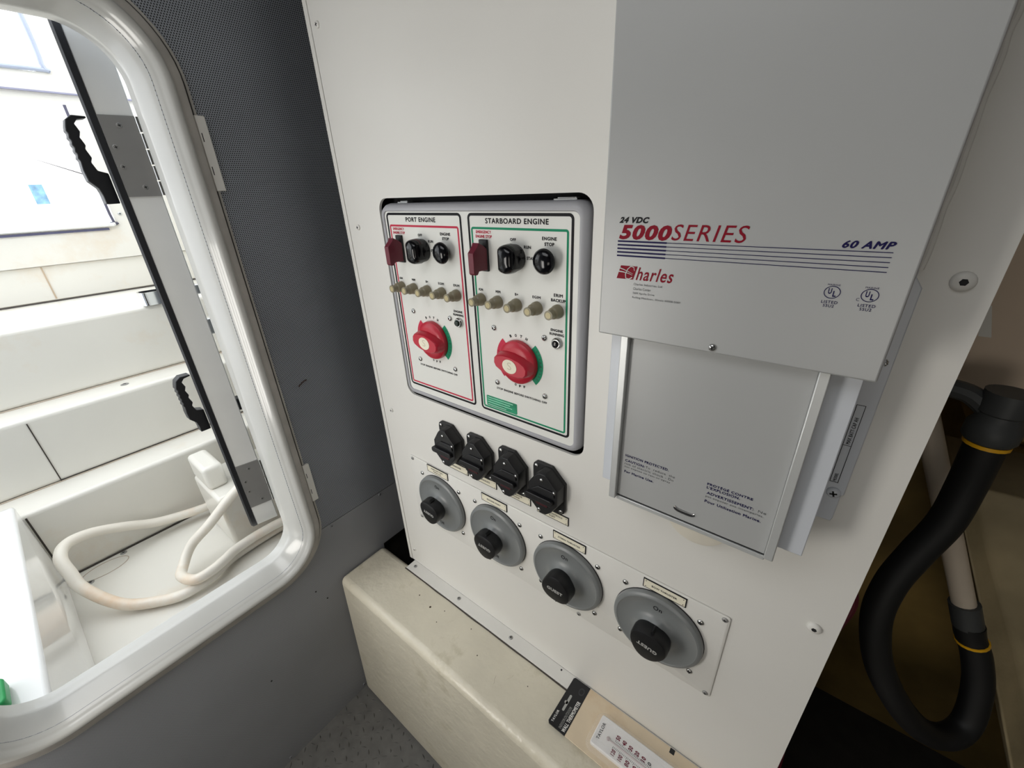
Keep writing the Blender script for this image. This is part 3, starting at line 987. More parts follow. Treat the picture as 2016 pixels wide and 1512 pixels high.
b.text('MODEL', (0.0392, -0.0043, 1.0640), 0.0090, 0.0026, (0, 0, 1), (-1, 0, 0), bold=0.02)
b.build('rating_label_print', INK, ch)
b = MB()
random.seed(21)
b.tube([(0.0445 + random.uniform(-0.0008, 0.0008), -0.0030, 1.262 + i * 0.011) for i in range(50)], 0.0026, 8, smooth=3)
b.build('sealant_bead', WHITE_EDGE, ch)
yl = -0.0703
b = Lines()
b.text('5000', (-0.1490, yl, 1.2897), 0.0478, 0.0128, bold=0.045, shear=0.22)
b.text('SERIES', (-0.0955, yl, 1.2905), 0.0590, 0.0130, shear=0.22)
b.build('maroon_lettering', INK_MAROON, ch)
b = MB()
b.text('24 VDC', (-0.1596, yl, 1.3000), 0.0280, 0.0052, bold=0.05, shear=0.3)
b.build('black_lettering', INK, ch)
b = MB()
b.text('60 AMP', (0.0078, yl, 1.2861), 0.0285, 0.0052, bold=0.05, shear=0.28)
for i in range(5):
    z = 1.2817 - i * 0.0032
    for x0, x1, hh in ((-0.1738, -0.1283, 0.0007), (-0.1283, 0.0218, 0.00026)):
        b.add([(x0, yl, z - hh), (x1, yl, z - hh), (x1, yl, z + hh), (x0, yl, z + hh)], [(0, 1, 2, 3)])
b.flat = True
b.build('navy_lettering', INK_BLUE, ch)
# maker's mark: maroon slanted block with pale sweeping strokes, then the name
b = MB()
blk = [(-0.1726, 1.2478), (-0.1560, 1.2478), (-0.1526, 1.2600), (-0.1690, 1.2600)]
b.add([(x, yl, z) for x, z in blk], [(0, 1, 2, 3)])
b.text('harles', (-0.1362, yl, 1.2535), 0.0345, 0.0118, bold=0.012, shear=0.3)
b.flat = True
b.build('makers_mark', INK_MAROON, ch)
b = MB()
def stroke(pts_, w0, w1, y):
    n = len(pts_)
    a_, c_ = [], []
    for i, (x, z) in enumerate(pts_):
        p0, p1 = pts_[max(i - 1, 0)], pts_[min(i + 1, n - 1)]
        d = Vector((p1[0] - p0[0], p1[1] - p0[1])).normalized()
        w = w0 + (w1 - w0) * i / (n - 1)
        a_.append((x - d.y * w, y, z + d.x * w))
        c_.append((x + d.y * w, y, z - d.x * w))
    b.add(a_ + c_, [(i, i + 1, n + i + 1, n + i) for i in range(n - 1)])
stroke([(-0.1712, 1.2580), (-0.1660, 1.2566), (-0.1610, 1.2548), (-0.1565, 1.2530)], 0.0005, 0.0001, yl - 0.0002)
stroke([(-0.1718, 1.2546), (-0.1660, 1.2542), (-0.1610, 1.2532), (-0.1570, 1.2518)], 0.0006, 0.0001, yl - 0.0002)
stroke([(-0.1553, 1.2560), (-0.1560, 1.2590), (-0.1590, 1.2598), (-0.1620, 1.2570), (-0.1638, 1.2525), (-0.1632, 1.2486), (-0.1600, 1.2480), (-0.1570, 1.2498)], 0.0003, 0.0005, yl - 0.0002)
b.flat = True
b.build('mark_strokes', SILVER, ch)
b = Lines()
for t, x0, x1, z in (('Charles Industries, Ltd.', -0.1550, -0.1273, 1.2437), ('Charles Center', -0.1550, -0.1380, 1.2396), ('5600 Apollo Drive', -0.1551, -0.1345, 1.2352), ('Rolling Meadows, Illinois 60008-5089', -0.1553, -0.1101, 1.2311)):
    b.text(t, ((x0 + x1) / 2, yl, z), x1 - x0, 0.0024, bold=0.0)
b.build('address_lettering', INK_GREY, ch)
b = MB()
for cx, cz in ((-0.0044, 1.2526), (0.0171, 1.2526)):
    n = 28
    o_ = [(cx + 0.0050 * math.cos(2 * math.pi * i / n), yl, cz + 0.0046 * math.sin(2 * math.pi * i / n)) for i in range(n)]
    i_ = [(cx + 0.0045 * math.cos(2 * math.pi * i / n), yl, cz + 0.0041 * math.sin(2 * math.pi * i / n)) for i in range(n)]
    b.add(o_ + i_, [(i, (i + 1) % n, n + (i + 1) % n, n + i) for i in range(n)])
    b.text('U', (cx - 0.0014, yl, cz + 0.0008), 0.0022, 0.0042, bold=0.03)
    b.text('L', (cx + 0.0016, yl, cz - 0.0010), 0.0020, 0.0042, bold=0.03)
    b.text('LISTED', (cx, yl, 1.2454), 0.0098, 0.0021, bold=0.01)
    b.text('55U2', (cx, yl, 1.2427), 0.0066, 0.0021, bold=0.01)
    b.text('MARINE', (cx, yl, 1.2580), 0.0074, 0.0012)
b.text('C', (0.0112, yl, 1.2492), 0.0018, 0.0021)
b.build('approval_marks', INK_BLUE, ch)
yc = -0.0578
b = Lines()
b.text('IGNITION PROTECTED.', (-0.1268, yc, 1.0437), 0.0500, 0.0033, bold=0.03)
b.text('CAUTION:', (-0.1400, yc, 1.0370), 0.0235, 0.0033, bold=0.03)
b.text('For Marine Use.', (-0.1340, yc, 1.0213), 0.0350, 0.0033, bold=0.03)
b.text('PROTÉGÉ CONTRE', (-0.0404, yc, 1.0444), 0.0426, 0.0036, bold=0.03)
b.text("L'EXPLOSION.", (-0.0458, yc, 1.0398), 0.0315, 0.0033, bold=0.03)
b.text('ADVERTISSEMENT:', (-0.0385, yc, 1.0330), 0.0440, 0.0033, bold=0.03)
b.text('Pour Utilisation Marine.', (-0.0345, yc, 1.0220), 0.0530, 0.0034, bold=0.03)
b.build('bold_warning_lettering', INK_BLUE, ch)
b = Lines()
b.text('To  reduce  the', (-0.1108, yc, 1.0372), 0.0330, 0.0030)
b.text('risk of electric shock - Do', (-0.1235, yc, 1.0325), 0.0570, 0.0030)
b.text('not expose to rain or spray', (-0.1250, yc, 1.0278), 0.0535, 0.0030)
b.text('Ne', (-0.0090, yc, 1.0330), 0.0070, 0.0030)
b.text('pas exposer aux intemperies.', (-0.0340, yc, 1.0280), 0.0540, 0.0030)
b.build('fine_warning_lettering', INK_GREY, ch)

b = MB()
b.lathe([(0.0385, 0), (0.0390, 0.003), (0.0375, 0.0065), (0.0330, 0.0080), (0.015, 0.0085)], (-0.0725, 0.0, 0.9495), seg=40)
tag(b.build('blanking_cap', CAP, None, at=(-0.0725, 0.0, 0.9495)), 'round ivory blanking cap peeping out under the charger', 'cap')

# ================================================================ THERMOMETER PACK
pk = thing('thermometer_pack', 'packaged white wall thermometer lying on the cream ledge', 'thermometer', (-0.08, -0.05, 0.4490))
ZC = 0.4488
b = MB()
b.box(-0.1984, 0.1150, -0.0985, -0.0030, ZC, ZC + 0.0020)
b.build('backing_card', CARD, pk, bevel=0.0004)
b = MB()
hd = [(-0.1984, -0.0030), (-0.2310, -0.0030), (-0.2338, -0.0060), (-0.2345, -0.0950), (-0.2315, -0.0985), (-0.1984, -0.0985)]
b.prism(hd, ZC - 0.0001, ZC + 0.0023, 'z')
hd_o = b.build('header_card', CARD_BLACK, pk)
b = MB()
b.prism(rr(-0.2240, -0.2196, -0.0670, -0.0350, 0.0021, 4), ZC + 0.002, ZC + 0.0026, 'z')
b.prism(rr(-0.2270, -0.2200, -0.0540, -0.0480, 0.0028, 4), ZC + 0.002, ZC + 0.0026, 'z')
b.build('hang_slot', INK_SILVER, hd_o)
RT, UT = (0, 1, 0), (-1, 0, 0)
b = Lines()
b.text('TAYLOR', (-0.2281, -0.0820, ZC + 0.0026), 0.0225, 0.0042, RT, UT, bold=0.02)
b.text('WALL THERMOMETER', (-0.2040, -0.0660, ZC + 0.0026), 0.0590, 0.0068, RT, UT, bold=0.02)
b.build('white_lettering', INK_WHITE, hd_o)
b = MB()
b.text('INDOOR/OUTDOOR', (-0.2118, -0.0735, ZC + 0.0026), 0.0410, 0.0050, RT, UT, bold=0.0)
b.build('silver_lettering', INK_SILVER, hd_o)
b = MB()
b.text('o', (-0.2090, -0.0190, ZC + 0.0026), 0.0150, 0.0110, RT, UT)
b.build('emblem_print', M('dim_grey_ink', rgb(52, 52, 56), 0.5), hd_o)
for x0, x1 in ((-0.0443, -0.0364),):
    b = MB()
    b.box(x0, x1, -0.0118, -0.0035, ZC + 0.0019, ZC + 0.0023)
    b.build('black_patch', CARD_BLACK, pk)
b = MB()
b.prism(rr(-0.1580, 0.1000, -0.0830, -0.0310, 0.004, 4), ZC + 0.002, ZC + 0.0110, 'z')
tm = b.build('thermometer_body', THERM, pk, bevel=0.002, bseg=3)
ZT = ZC + 0.0113
b = MB()
b.text('TAYLOR', (-0.1490, -0.0570, ZT), 0.0290, 0.0052, RT, UT, bold=0.02)
b.build('black_lettering', INK, tm)
b = MB()
for i, t in enumerate(('50', '40', '30', '20', '10')):
    b.text(t, (-0.1200 + i * 0.0114, -0.0490 - i * 0.0006, ZT), 0.0070, 0.0072, RT, UT, bold=0.04)
for i, t in enumerate(('120', '100', '80', '60', '40')):
    b.text(t, (-0.1186 + i * 0.0124, -0.0735, ZT), 0.0088, 0.0070, RT, UT, bold=0.04)
b.build('scale_numbers', INK_DARKRED, tm)
b = MB()
b.text('0', (-0.0640, -0.0515, ZT), 0.0044, 0.0060, RT, UT, bold=0.04)
for i in range(60):
    L_ = 0.0045 if i % 5 == 0 else 0.0026
    x = -0.122 + i * 0.00245
    for y0 in (-0.0572, -0.0650):
        y1 = y0 + (L_ if y0 > -0.06 else -L_)
        b.add([(x - 0.0003, y0, ZT), (x + 0.0003, y0, ZT), (x + 0.0003, y1, ZT), (x - 0.0003, y1, ZT)], [(0, 1, 2, 3)])
b.build('scale_ticks', INK_GREY, tm)
b = MB()
b.tube([(-0.1330, -0.0610, ZT + 0.0006), (0.08, -0.0610, ZT + 0.0006)], 0.0012, 8, smooth=1)
b.lathe([(0.0032, 0), (0.0034, 0.0008), (0.002, 0.0018)], (-0.1335, -0.0605, ZT), 'z', 14, 1)
b.build('glass_tube', M('grey_glass_tube', rgb(190, 178, 178), 0.2), tm)
# clear blister edge round the thermometer
GLASS = M('clear_blister', (1, 1, 1, 1), 0.08, trans=0.0, alpha=0.10, var=0.0)
b = MB()
rings = []
for ins, h in ((-0.0085, 0.0020), (-0.0065, 0.0032), (-0.0035, 0.0105), (-0.0015, 0.0125), (0.010, 0.0128)):
    rings.append([(x, y, ZC + h) for x, y in rr(-0.1580 + ins, 0.1000 - ins, -0.0830 + ins, -0.0310 - ins, max(0.006 - ins, 0.001), 4)])
b.loft(rings)
b.build('clear_blister', GLASS, pk)

# ================================================================ OPEN HATCH DOOR
door = thing('door_1', 'open white hatch with rounded frame, black seal and two black dog handles', 'door', (XB, -0.445, 0.528), kind='structure')
def ring_x(prof, name, mat, seg=14):
    b_ = MB()
    rings_ = []
    for ins, h in prof:
        rings_.append([(XB + h, y, z) for y, z in rr(DY0 + ins, DY1 - ins, DZ0 + ins, DZ1 - ins, DR - ins, seg)])
    b_.loft(rings_)
    return b_.build(name, mat, door, angle=50)
ring_x([(0.0, 0.0), (0.0, 0.0075), (0.0015, 0.0090), (0.0105, 0.0090), (0.0125, 0.0100)], 'frame_lip', FRAME_LIP)
ring_x([(0.0125, 0.0100), (0.0140, 0.0140), (0.0175, 0.0165), (0.0215, 0.0165), (0.0250, 0.0145), (0.0285, 0.0090), (0.0310, 0.0060), (0.0340, 0.0035),
        (0.0470, -0.0270), (0.0505, -0.0320), (0.0520, -0.0380), (0.0520, -0.0600)], 'frame', FRAMEM)
ring_x([(-0.0030, 0.0), (-0.0030, 0.0022), (0.0002, 0.0022)], 'frame_seal', SEALM)
ring_x([(-0.0070, 0.0), (-0.0070, 0.0022), (-0.0065, 0.0032), (-0.0032, 0.0032), (-0.0026, 0.0)], 'outer_bead', FRAME_LIP)
for z0, z1 in ((1.3430, 1.4480), (0.7000, 0.7980)):
    b = MB()
    b.box(XB, XB + 0.0060, -0.1590, -0.1445, z0, z1)
    bp_ = b.build('hinge_backing', WHITE_EDGE, door, bevel=0.0012)
    for q in (0.28, 0.72):
        b = MB()
        b.box(XB + 0.0056, XB + 0.0063, -0.1560, -0.1548, z0 + (z1 - z0) * q - 0.006, z0 + (z1 - z0) * q + 0.006)
        b.build('bolt_slot', DARKHOLE, bp_)
# leaf swung outwards past square: local l (away), t (towards the opening), z
AO = math.radians(13)
E1 = Vector((-math.cos(AO), math.sin(AO), 0))
E2 = Vector((-math.sin(AO), -math.cos(AO), 0))
HP = Vector((-0.938, -0.2065, 0))
def D(l_, t_, z):
    p = HP + E1 * l_ + E2 * t_
    return (p.x, p.y, z)
TH = 0.0450
b = MB()
ol = rr(0.0, 0.46, 0.612, 1.600, 0.055, 8)
b.loft([[D(l_, 0, z) for l_, z in ol], [D(l_, TH, z) for l_, z in ol]], cap0=True, cap1=True)
b.build('door_leaf', DOORM, door, bevel=0.0015)
b = MB()
rings = []
for ins, t_ in ((0.0, TH), (0.0, TH + 0.008), (0.0035, TH + 0.0115), (0.0090, TH + 0.0115), (0.0125, TH + 0.008), (0.0125, TH)):
    rings.append([D(l_, t_, z) for l_, z in rr(ins - 0.001, 0.461 - ins, 0.611 + ins, 1.601 - ins, 0.056 - ins, 8)])
b.loft(rings)
b.build('door_gasket', BLACK_RUB, door)
for z0, z1, nm in ((1.3400, 1.4540, 'u'), (0.6900, 0.8030, 'l')):
    b = MB()
    b.loft([[D(-0.0025, t_, z) for t_, z in ((0.0, z0), (TH - 0.001, z0), (TH - 0.001, z1), (0.0, z1))], [D(0.0005, t_, z) for t_, z in ((0.0, z0), (TH - 0.001, z0), (TH - 0.001, z1), (0.0, z1))]], cap0=True, cap1=True)
    hg = b.build('hinge', STEEL_DULL, door)
    for t_, q in ((0.022, 0.88), (0.036, 0.62), (0.036, 0.38), (0.018, 0.12)):
        p = D(-0.0027, t_, z0 + (z1 - z0) * q)
        screw(hg, p, 0.0040, 'x', 1, STEEL_DULL, dome=0.15)
    b = MB()
    n = 5
    for k in range(n):
        za, zb = z0 + (z1 - z0) * k / n + 0.001, z0 + (z1 - z0) * (k + 1) / n - 0.001
        r_ = 0.0050 if k % 2 == 0 else 0.0044
        p = D(-0.001, -0.0040, 0)
        b.lathe([(r_, 0), (r_, zb - za)], (p[0], p[1], za), 'z', 12, 1)
    b.build('hinge_knuckle', STEEL, hg)
    b = MB()
    p = D(-0.001, -0.0040, 0)
    b.box(p[0] - 0.001, XB - 0.0605, p[1] + 0.001, -0.196, z0, z1)
    b.build('jamb_leaf', STEEL, hg)
HANDLE = [(-0.2600, 1.0240), (-0.2766, 1.0246), (-0.2851, 1.0182), (-0.2881, 1.0090), (-0.2895, 1.0030), (-0.2880, 1.0000), (-0.2895, 0.9940), (-0.2878, 0.9905), (-0.2893, 0.9850),
          (-0.2876, 0.9815), (-0.2891, 0.9760), (-0.2874, 0.9725), (-0.2890, 0.9670), (-0.2874, 0.9630), (-0.2887, 0.9506), (-0.2878, 0.9356), (-0.2795, 0.9252), (-0.2776, 0.9142), (-0.2776, 0.9020), (-0.2600, 0.9025),
          (-0.2600, 0.9466), (-0.2716, 0.9503), (-0.2752, 0.9620), (-0.2722, 0.9681), (-0.2757, 0.9802), (-0.2734, 0.9849), (-0.2765, 0.9954), (-0.2735, 1.0032), (-0.2765, 1.0134), (-0.2713, 1.0193), (-0.2600, 1.0215)]
for dz in (0.0, 0.4285):
    b = MB()
    b.prism([(y - 0.0, z + dz) for y, z in HANDLE], -0.982, -0.962, 'x')
    b.build('dog_handle', BLACK_RUB, door, bevel=0.0012)

def dbox(l0, l1, t0, t1, z0, z1, name, mat, bevel=0.003):
    b_ = MB()
    b_.loft([[D(l0, t0, z0), D(l1, t0, z0), D(l1, t1, z0), D(l0, t1, z0)], [D(l0, t0, z1), D(l1, t0, z1), D(l1, t1, z1), D(l0, t1, z1)]], cap0=True, cap1=True)
    return b_.build(name, mat, door, bevel=bevel)
dbox(0.355, 0.385, -0.036, -0.001, 0.780, 0.816, 'outer_dog_knob', BLACK_RUB)
dbox(0.360, 0.380, -0.030, -0.001, 1.115, 1.140, 'latch_keeper', CHROME)
dbox(0.355, 0.385, -0.028, -0.001, 1.010, 1.052, 'latch_keeper', CHROME)

# ================================================================ COCKPIT OUTSIDE
b = MB()
b.box(-2.6, XB - 0.03, -1.8, 0.30, 0.40, 0.43)
ckf = b.build('floor_cockpit', GEL)
tag(ckf, 'white gelcoat cockpit floor outside the hatch', 'floor', kind='structure')
for p in ((-1.3772, -0.5500), (-1.435, -0.47)):
    screw(ckf, (p[0], p[1], 0.43), 0.008, 'z', 1, STEEL_DULL, dome=0.15)
b = MB()
ringp = [(-1.405 + 0.028 * math.cos(a / 12 * 6.2832), -0.515 + 0.05 * math.sin(a / 12 * 6.2832), 0.4303) for a in range(13)]
b.tube(ringp, 0.0010, 5, smooth=3)
b.build('drain_cover_ring', M('tan_joint', rgb(190, 176, 158), 0.6), ckf)
b = MB()
b.box(-2.6, XB - 0.03, 0.14, 0.18, 0.43, 1.55)
tag(b.build('wall_cockpit', GEL), 'white cockpit side wall behind the open hatch leaf', 'wall', kind='structure')

st = thing('cockpit_steps', 'three broad white moulded steps rising outside the hatch', 'steps', (-1.6, -0.4, 0.43))
STEPS = [(-1.445, 0.43, 0.650, -1.60), (-1.555, 0.650, 0.845, -1.70), (-1.660, 0.845, 1.046, -2.10)]
for i, (xn, z0, z1, xk) in enumerate(STEPS):
    b = MB()
    b.box(-2.10, xn, -1.6, 0.14, z0, z1)
    so = b.build('step', GEL, st, bevel=0.012, bseg=4)
    b = MB()
    b.tube([(STEPS[i + 1][0] if i < 2 else -2.045, -1.6, z1 + 0.001), (STEPS[i + 1][0] if i < 2 else -2.045, 0.13, z1 + 0.001)], 0.0022 if i < 2 else 0.0045, 6, smooth=1)
    b.build('joint_line', WOODDARK if i == 2 else M('tan_joint', rgb(190, 176, 158), 0.6), so)
b = MB()
b.box(-1.5560, -1.5538, -0.5042, -0.5018, 0.652, 0.832)
b.build('riser_joint', WOODDARK, st)
b = MB()
b.box(-1.4470, -1.4438, -0.5870, -0.5835, 0.432, 0.640)
b.build('riser_joint', WOODDARK, st)
b = MB()
b.tube([(-1.4452, -1.6, 0.4315), (-1.4452, 0.13, 0.4315)], 0.0018, 6, smooth=1)
b.build('floor_joint', WOODDARK, st)
b = MB()
b.tube([(-1.5562, -0.503, 0.653), (-1.5562, 0.13, 0.653)], 0.0020, 6, smooth=1)
b.build('floor_joint', WOODDARK, st)
screw(st, (-1.61, -0.29, 0.845), 0.010, 'z', 1, STEEL_DULL, dome=0.12, name='drain_stud')

b = MB()
b.tube([(-1.662, -0.150, 1.088), (-1.640, -0.158, 1.087), (-1.636, -0.150, 1.086), (-1.636, -0.06, 1.090), (-1.650, -0.050, 1.09), (-1.67, -0.06, 1.09)], 0.001, 6)
pull = thing('pull_handle', 'small chrome cup handle on the topmost cockpit step', 'handle', (-1.66, -0.12, 1.046))
b = MB()
b.loft([[(x, y, 1.046) for x, y in rr(-1.700, -1.652, -0.165, -0.045, 0.014, 5)], [(x, y, 1.085) for x, y in rr(-1.700, -1.652, -0.165, -0.045, 0.014, 5)],
        [(x, y, 1.085) for x, y in rr(-1.696, -1.656, -0.161, -0.049, 0.011, 5)], [(x, y, 1.050) for x, y in rr(-1.696, -1.656, -0.161, -0.049, 0.011, 5)]], cap0=True, cap1=True)
b.build('cup', CHROME, pull)

# low locker along the left side: flaring glossy side and flat top
b = MB()
v = [(-0.862, -0.588, 0.43), (-1.445, -0.588, 0.43), (-1.445, -0.5895, 0.684), (-0.862, -0.637, 0.541),
     (-0.862, -1.5, 0.43), (-1.445, -1.5, 0.43), (-1.445, -1.5, 0.70), (-0.862, -1.5, 0.56)]
b.add(v, [(0, 1, 2, 3), (3, 2, 6, 7), (4, 7, 6, 5), (0, 3, 7, 4), (1, 5, 6, 2), (0, 4, 5, 1)])
tag(b.build('side_locker', GEL_GLOSS, None, bevel=0.006, bseg=3, at=(-1.15, -0.9, 0.43)), 'glossy white side locker beside the coiled hose', 'locker')
b = MB()
b.prism(rr(-0.99, -0.925, -0.725, -0.668, 0.01, 4), 0.575, 0.597, 'z')
b.prism(rr(-0.975, -0.94, -0.71, -0.683, 0.008, 4), 0.597, 0.610, 'z')
tag(b.build('green_cap', GREENBIT, None, bevel=0.003, at=(-0.957, -0.70, 0.56)), 'small bright green plastic cap on the side locker', 'cap')
# moulded box to the right, under the leaf
b = MB()
b.box(-1.370, -1.182, -0.265, 0.139, 0.431, 0.602)
mb_ = b.build('moulded_box', GEL, None, bevel=0.010, bseg=4, at=(-1.3, -0.06, 0.43))
tag(mb_, 'low white moulded box beneath the open hatch leaf', 'box')
b = MB()
b.box(-1.368, -1.240, -0.262, -0.212, 0.600, 0.672)
b.build('raised_lip', GEL, mb_, bevel=0.012, bseg=4)

# coiled hose on the cockpit floor
hs = [(-1.405, -0.120, 0.450), (-1.402, -0.190, 0.453), (-1.403, -0.2515, 0.462), (-1.413, -0.315, 0.468), (-1.420, -0.385, 0.485), (-1.415, -0.445, 0.520), (-1.400, -0.505, 0.553), (-1.372, -0.548, 0.568), (-1.335, -0.566, 0.560),
      (-1.30, -0.564, 0.532), (-1.262, -0.556, 0.497), (-1.188, -0.512, 0.455), (-1.130, -0.449, 0.447), (-1.1035, -0.4035, 0.450), (-1.108, -0.345, 0.452), (-1.128, -0.312, 0.449), (-1.140, -0.270, 0.446), (-1.145, -0.18, 0.446), (-1.14, -0.02, 0.446), (-1.14, 0.08, 0.446)]
b = MB()
b.tube(hs, 0.0130, 14, smooth=8)
hose = b.build('water_hose', HOSE_W, None, at=(-1.25, -0.4, 0.43))
tag(hose, 'cream plastic hose loop lying on the white cockpit floor', 'hose', 'cream hose loops on the cockpit floor')
hs2 = [(-1.150, 0.05, 0.660), (-1.152, -0.10, 0.655), (-1.155, -0.180, 0.640), (-1.160, -0.235, 0.610), (-1.185, -0.300, 0.545), (-1.205, -0.350, 0.500), (-1.180, -0.386, 0.470), (-1.140, -0.398, 0.474), (-1.095, -0.381, 0.4785), (-1.092, -0.345, 0.4790), (-1.105, -0.312, 0.4770), (-1.125, -0.272, 0.474), (-1.130, -0.18, 0.474), (-1.11, -0.02, 0.474), (-1.11, 0.08, 0.474)]
b = MB()
b.tube(hs2, 0.0125, 14, smooth=8)
tag(b.build('water_hose', HOSE_W, None, at=(-1.12, -0.32, 0.43)), 'smaller cream hose loop crossing over the larger one beside the moulded box', 'hose', 'cream hose loops on the cockpit floor')

# far windscreen wall
fw = thing('wall_windscreen', 'white windscreen wall beyond the cockpit steps with bright openings', 'wall', (-2.1, -0.5, 1.046), kind='structure')
def pierced(z0, z1, y0, y1, hole_rect, r, x0, x1, name):
    b_ = MB()
    o_ = [(y1, z1)] * 9 + [(y0, z1)] * 9 + [(y0, z0)] * 9 + [(y1, z0)] * 9
    i_ = rr(hole_rect[0], hole_rect[1], hole_rect[2], hole_rect[3], r, 8)
    b_.loft([[(x1, y, z) for y, z in o_], [(x1, y, z) for y, z in i_], [(x0, y, z) for y, z in i_], [(x0, y, z) for y, z in o_]], closed_profile=True)
    return b_.build(name, GEL, fw)
pierced(1.157, 1.648, -1.7, 0.14, (-1.6, -0.075, 1.262, 1.627), 0.02, -2.12, -2.07, 'window_surround')
pierced(1.652, 2.15, -1.7, 0.14, (-1.6, -0.092, 1.700, 1.905), 0.03, -2.12, -2.06, 'upper_surround')
b = MB()
b.box(-2.12, -2.08, -1.7, 0.14, 1.046, 1.155)
b.build('lower_band', GEL, fw, bevel=0.003)
b = MB()
b.box(-2.0805, -2.0785, -0.308, -0.304, 1.050, 1.153)
b.build('band_joint', M('tan_joint2', rgb(196, 176, 152), 0.6), fw)
b = MB()
b.box(-2.119, -2.058, -1.65, 0.14, 1.648, 1.652)
b.build('beam_joint', M('grey_joint', rgb(150, 150, 172), 0.6), fw)
b = MB()
b.tube([(-2.064, -1.6, 1.268), (-2.064, -0.084, 1.268)], 0.008, 10, smooth=1)
b.lathe([(0.008, 0), (0.006, 0.005), (0.002, 0.0075)], (-2.064, -0.084, 1.268), 'y', 10, 1)
b.build('chrome_trim', CHROME, fw)
b = MB()
b.box(-2.072, -2.066, -1.6, -0.10, 1.250, 1.257)
b.build('dark_trim', M('slate_trim', rgb(92, 92, 120), 0.5), fw)
b = MB()
b.tube([(-2.068, -0.083, 1.620), (-2.068, -0.083, 1.300), (-2.066, -0.070, 1.272)], 0.004, 8, smooth=4)
b.build('window_seal', M('slate_seal', rgb(80, 78, 96), 0.5), fw)
b = MB()
b.tube([(-2.056, -0.25, 1.900), (-2.056, -0.125, 1.893), (-2.056, -0.100, 1.868), (-2.056, -0.098, 1.72), (-2.056, -0.12, 1.706), (-2.056, -0.5, 1.704)], 0.006, 8, smooth=5)
b.build('upper_trim', M('pale_blue_trim', rgb(170, 178, 196), 0.35), fw)
screw(fw, (-2.07, -0.055, 1.300), 0.006, 'x', 1, ALU, dome=0.5)

# white house on the far shore
hb = thing('white_house', 'faint white gabled house with one blue window seen through the windscreen', 'house', (-42, 2.5, 0))
b = MB()
b.prism([(-3.0, 0.0), (7.0, 0.0), (7.0, 3.0), (3.8, 4.4), (-3.0, 4.4)], -48.0, -42.0, 'x')
b.build('house_wall', BUILDING, hb)
b = MB()
b.prism([(3.2, 4.55), (3.9, 4.55), (7.4, 3.05), (7.4, 2.92), (3.8, 4.40), (3.2, 4.40)], -48.2, -41.8, 'x')
b.build('roof_edge', M('grey_roof', rgb(210, 206, 206), 0.7), hb)
b = MB()
b.box(-42.05, -41.94, 3.62, 4.36, 1.46, 2.72)
wo = b.build('window', BUILDING, hb)
b = MB()
b.box(-41.95, -41.92, 3.68, 4.30, 1.52, 2.66)
b.build('pane', PANE, wo)

# ================================================================ RIGHT: COMPARTMENT BESIDE THE BOARD
b = MB()
b.box(-0.20, 1.25, 0.20, 0.60, 1.1025, 2.035)
bc = b.build('beige_tank', BEIGE, None, bevel=0.004, at=(0.5, 0.4, 1.1025))
tag(bc, 'beige painted tank front above the black hose at the right edge', 'tank')
b = MB()
b.prism([(0.1215, 1.1985), (0.1300, 1.1985), (0.1400, 1.1650), (0.1300, 1.1650)], 0.1994, 0.2004)
tag(b.build('tape_strip', TAPE, None, at=(0.13, 0.2, 1.18)), 'short strip of white tape on the beige tank', 'tape')
hz = [(0.1595, 0.145, 1.085), (0.1600, 0.145, 1.0570), (0.1627, 0.150, 1.0064), (0.1605, 0.145, 0.958), (0.1480, 0.135, 0.908), (0.1365, 0.120, 0.861), (0.1370, 0.110, 0.806), (0.1590, 0.110, 0.7340), (0.2000, 0.125, 0.6614), (0.2422, 0.150, 0.6091), (0.2740, 0.175, 0.596), (0.2904, 0.200, 0.612), (0.2850, 0.215, 0.668), (0.2700, 0.222, 0.715), (0.2560, 0.225, 0.742), (0.2495, 0.226, 0.760)]
bh = thing('drain_hose', 'thick black hose with yellow bands looping below the beige tank', 'hose', (0.2, 0.15, 0.6))
b = MB()
b.tube(hz, 0.0165, 16, smooth=8)
b.build('hose', HOSE_B, bh)
def band(p, d, r, w, name, mat):
    b_ = MB()
    d = Vector(d).normalized()
    p = Vector(p)
    b_.tube([tuple(p - d * w), tuple(p + d * w)], r, 18, smooth=1)
    return b_.build(name, mat, bh)
band((0.1597, 0.145, 1.068), (0.02, 0.0, -1), 0.0185, 0.0020, 'yellow_band', YELLOW)
band((0.2600, 0.2245, 0.735), (0.4, 0, -1), 0.0178, 0.0018, 'yellow_band', YELLOW)
b = MB()
b.lathe([(0.0190, 0), (0.0215, 0.004), (0.0215, 0.018), (0.0180, 0.024), (0.0170, 0.032), (0.0190, 0.034), (0.0190, 0.056)], (0.1590, 0.145, 1.071), 'z', 18, 1)
b.build('fitting', FITTING, bh)
b = MB()
b.tube([(0.1590, 0.145, 1.095), (0.135, 0.15, 1.115), (0.11, 0.155, 1.118)], 0.010, 10)
b.build('fitting_branch', FITTING, bh)
b = MB()
b.tube([(0.236, 0.228, 0.790), (0.2495, 0.226, 0.757)], 0.0165, 16, smooth=1)
b.build('pipe_sleeve', FITTING, bh)
b = MB()
b.tube([(0.118, 0.232, 1.062), (0.2385, 0.228, 0.783)], 0.0128, 16, smooth=1)
b.build('pipe', PIPE, bh)['label'] = 'straight white plastic pipe'
b = MB()                                          # fibreglass web running down to the bilge
LE = [(0.1866, 0.9376), (0.2259, 0.8491), (0.2928, 0.6987), (0.3850, 0.4833), (0.55, 0.10)]
LB = [(0.215, 0.925), (0.2614, 0.8200), (0.3360, 0.6711), (0.430, 0.4600), (0.60, 0.10)]
n = len(LE)
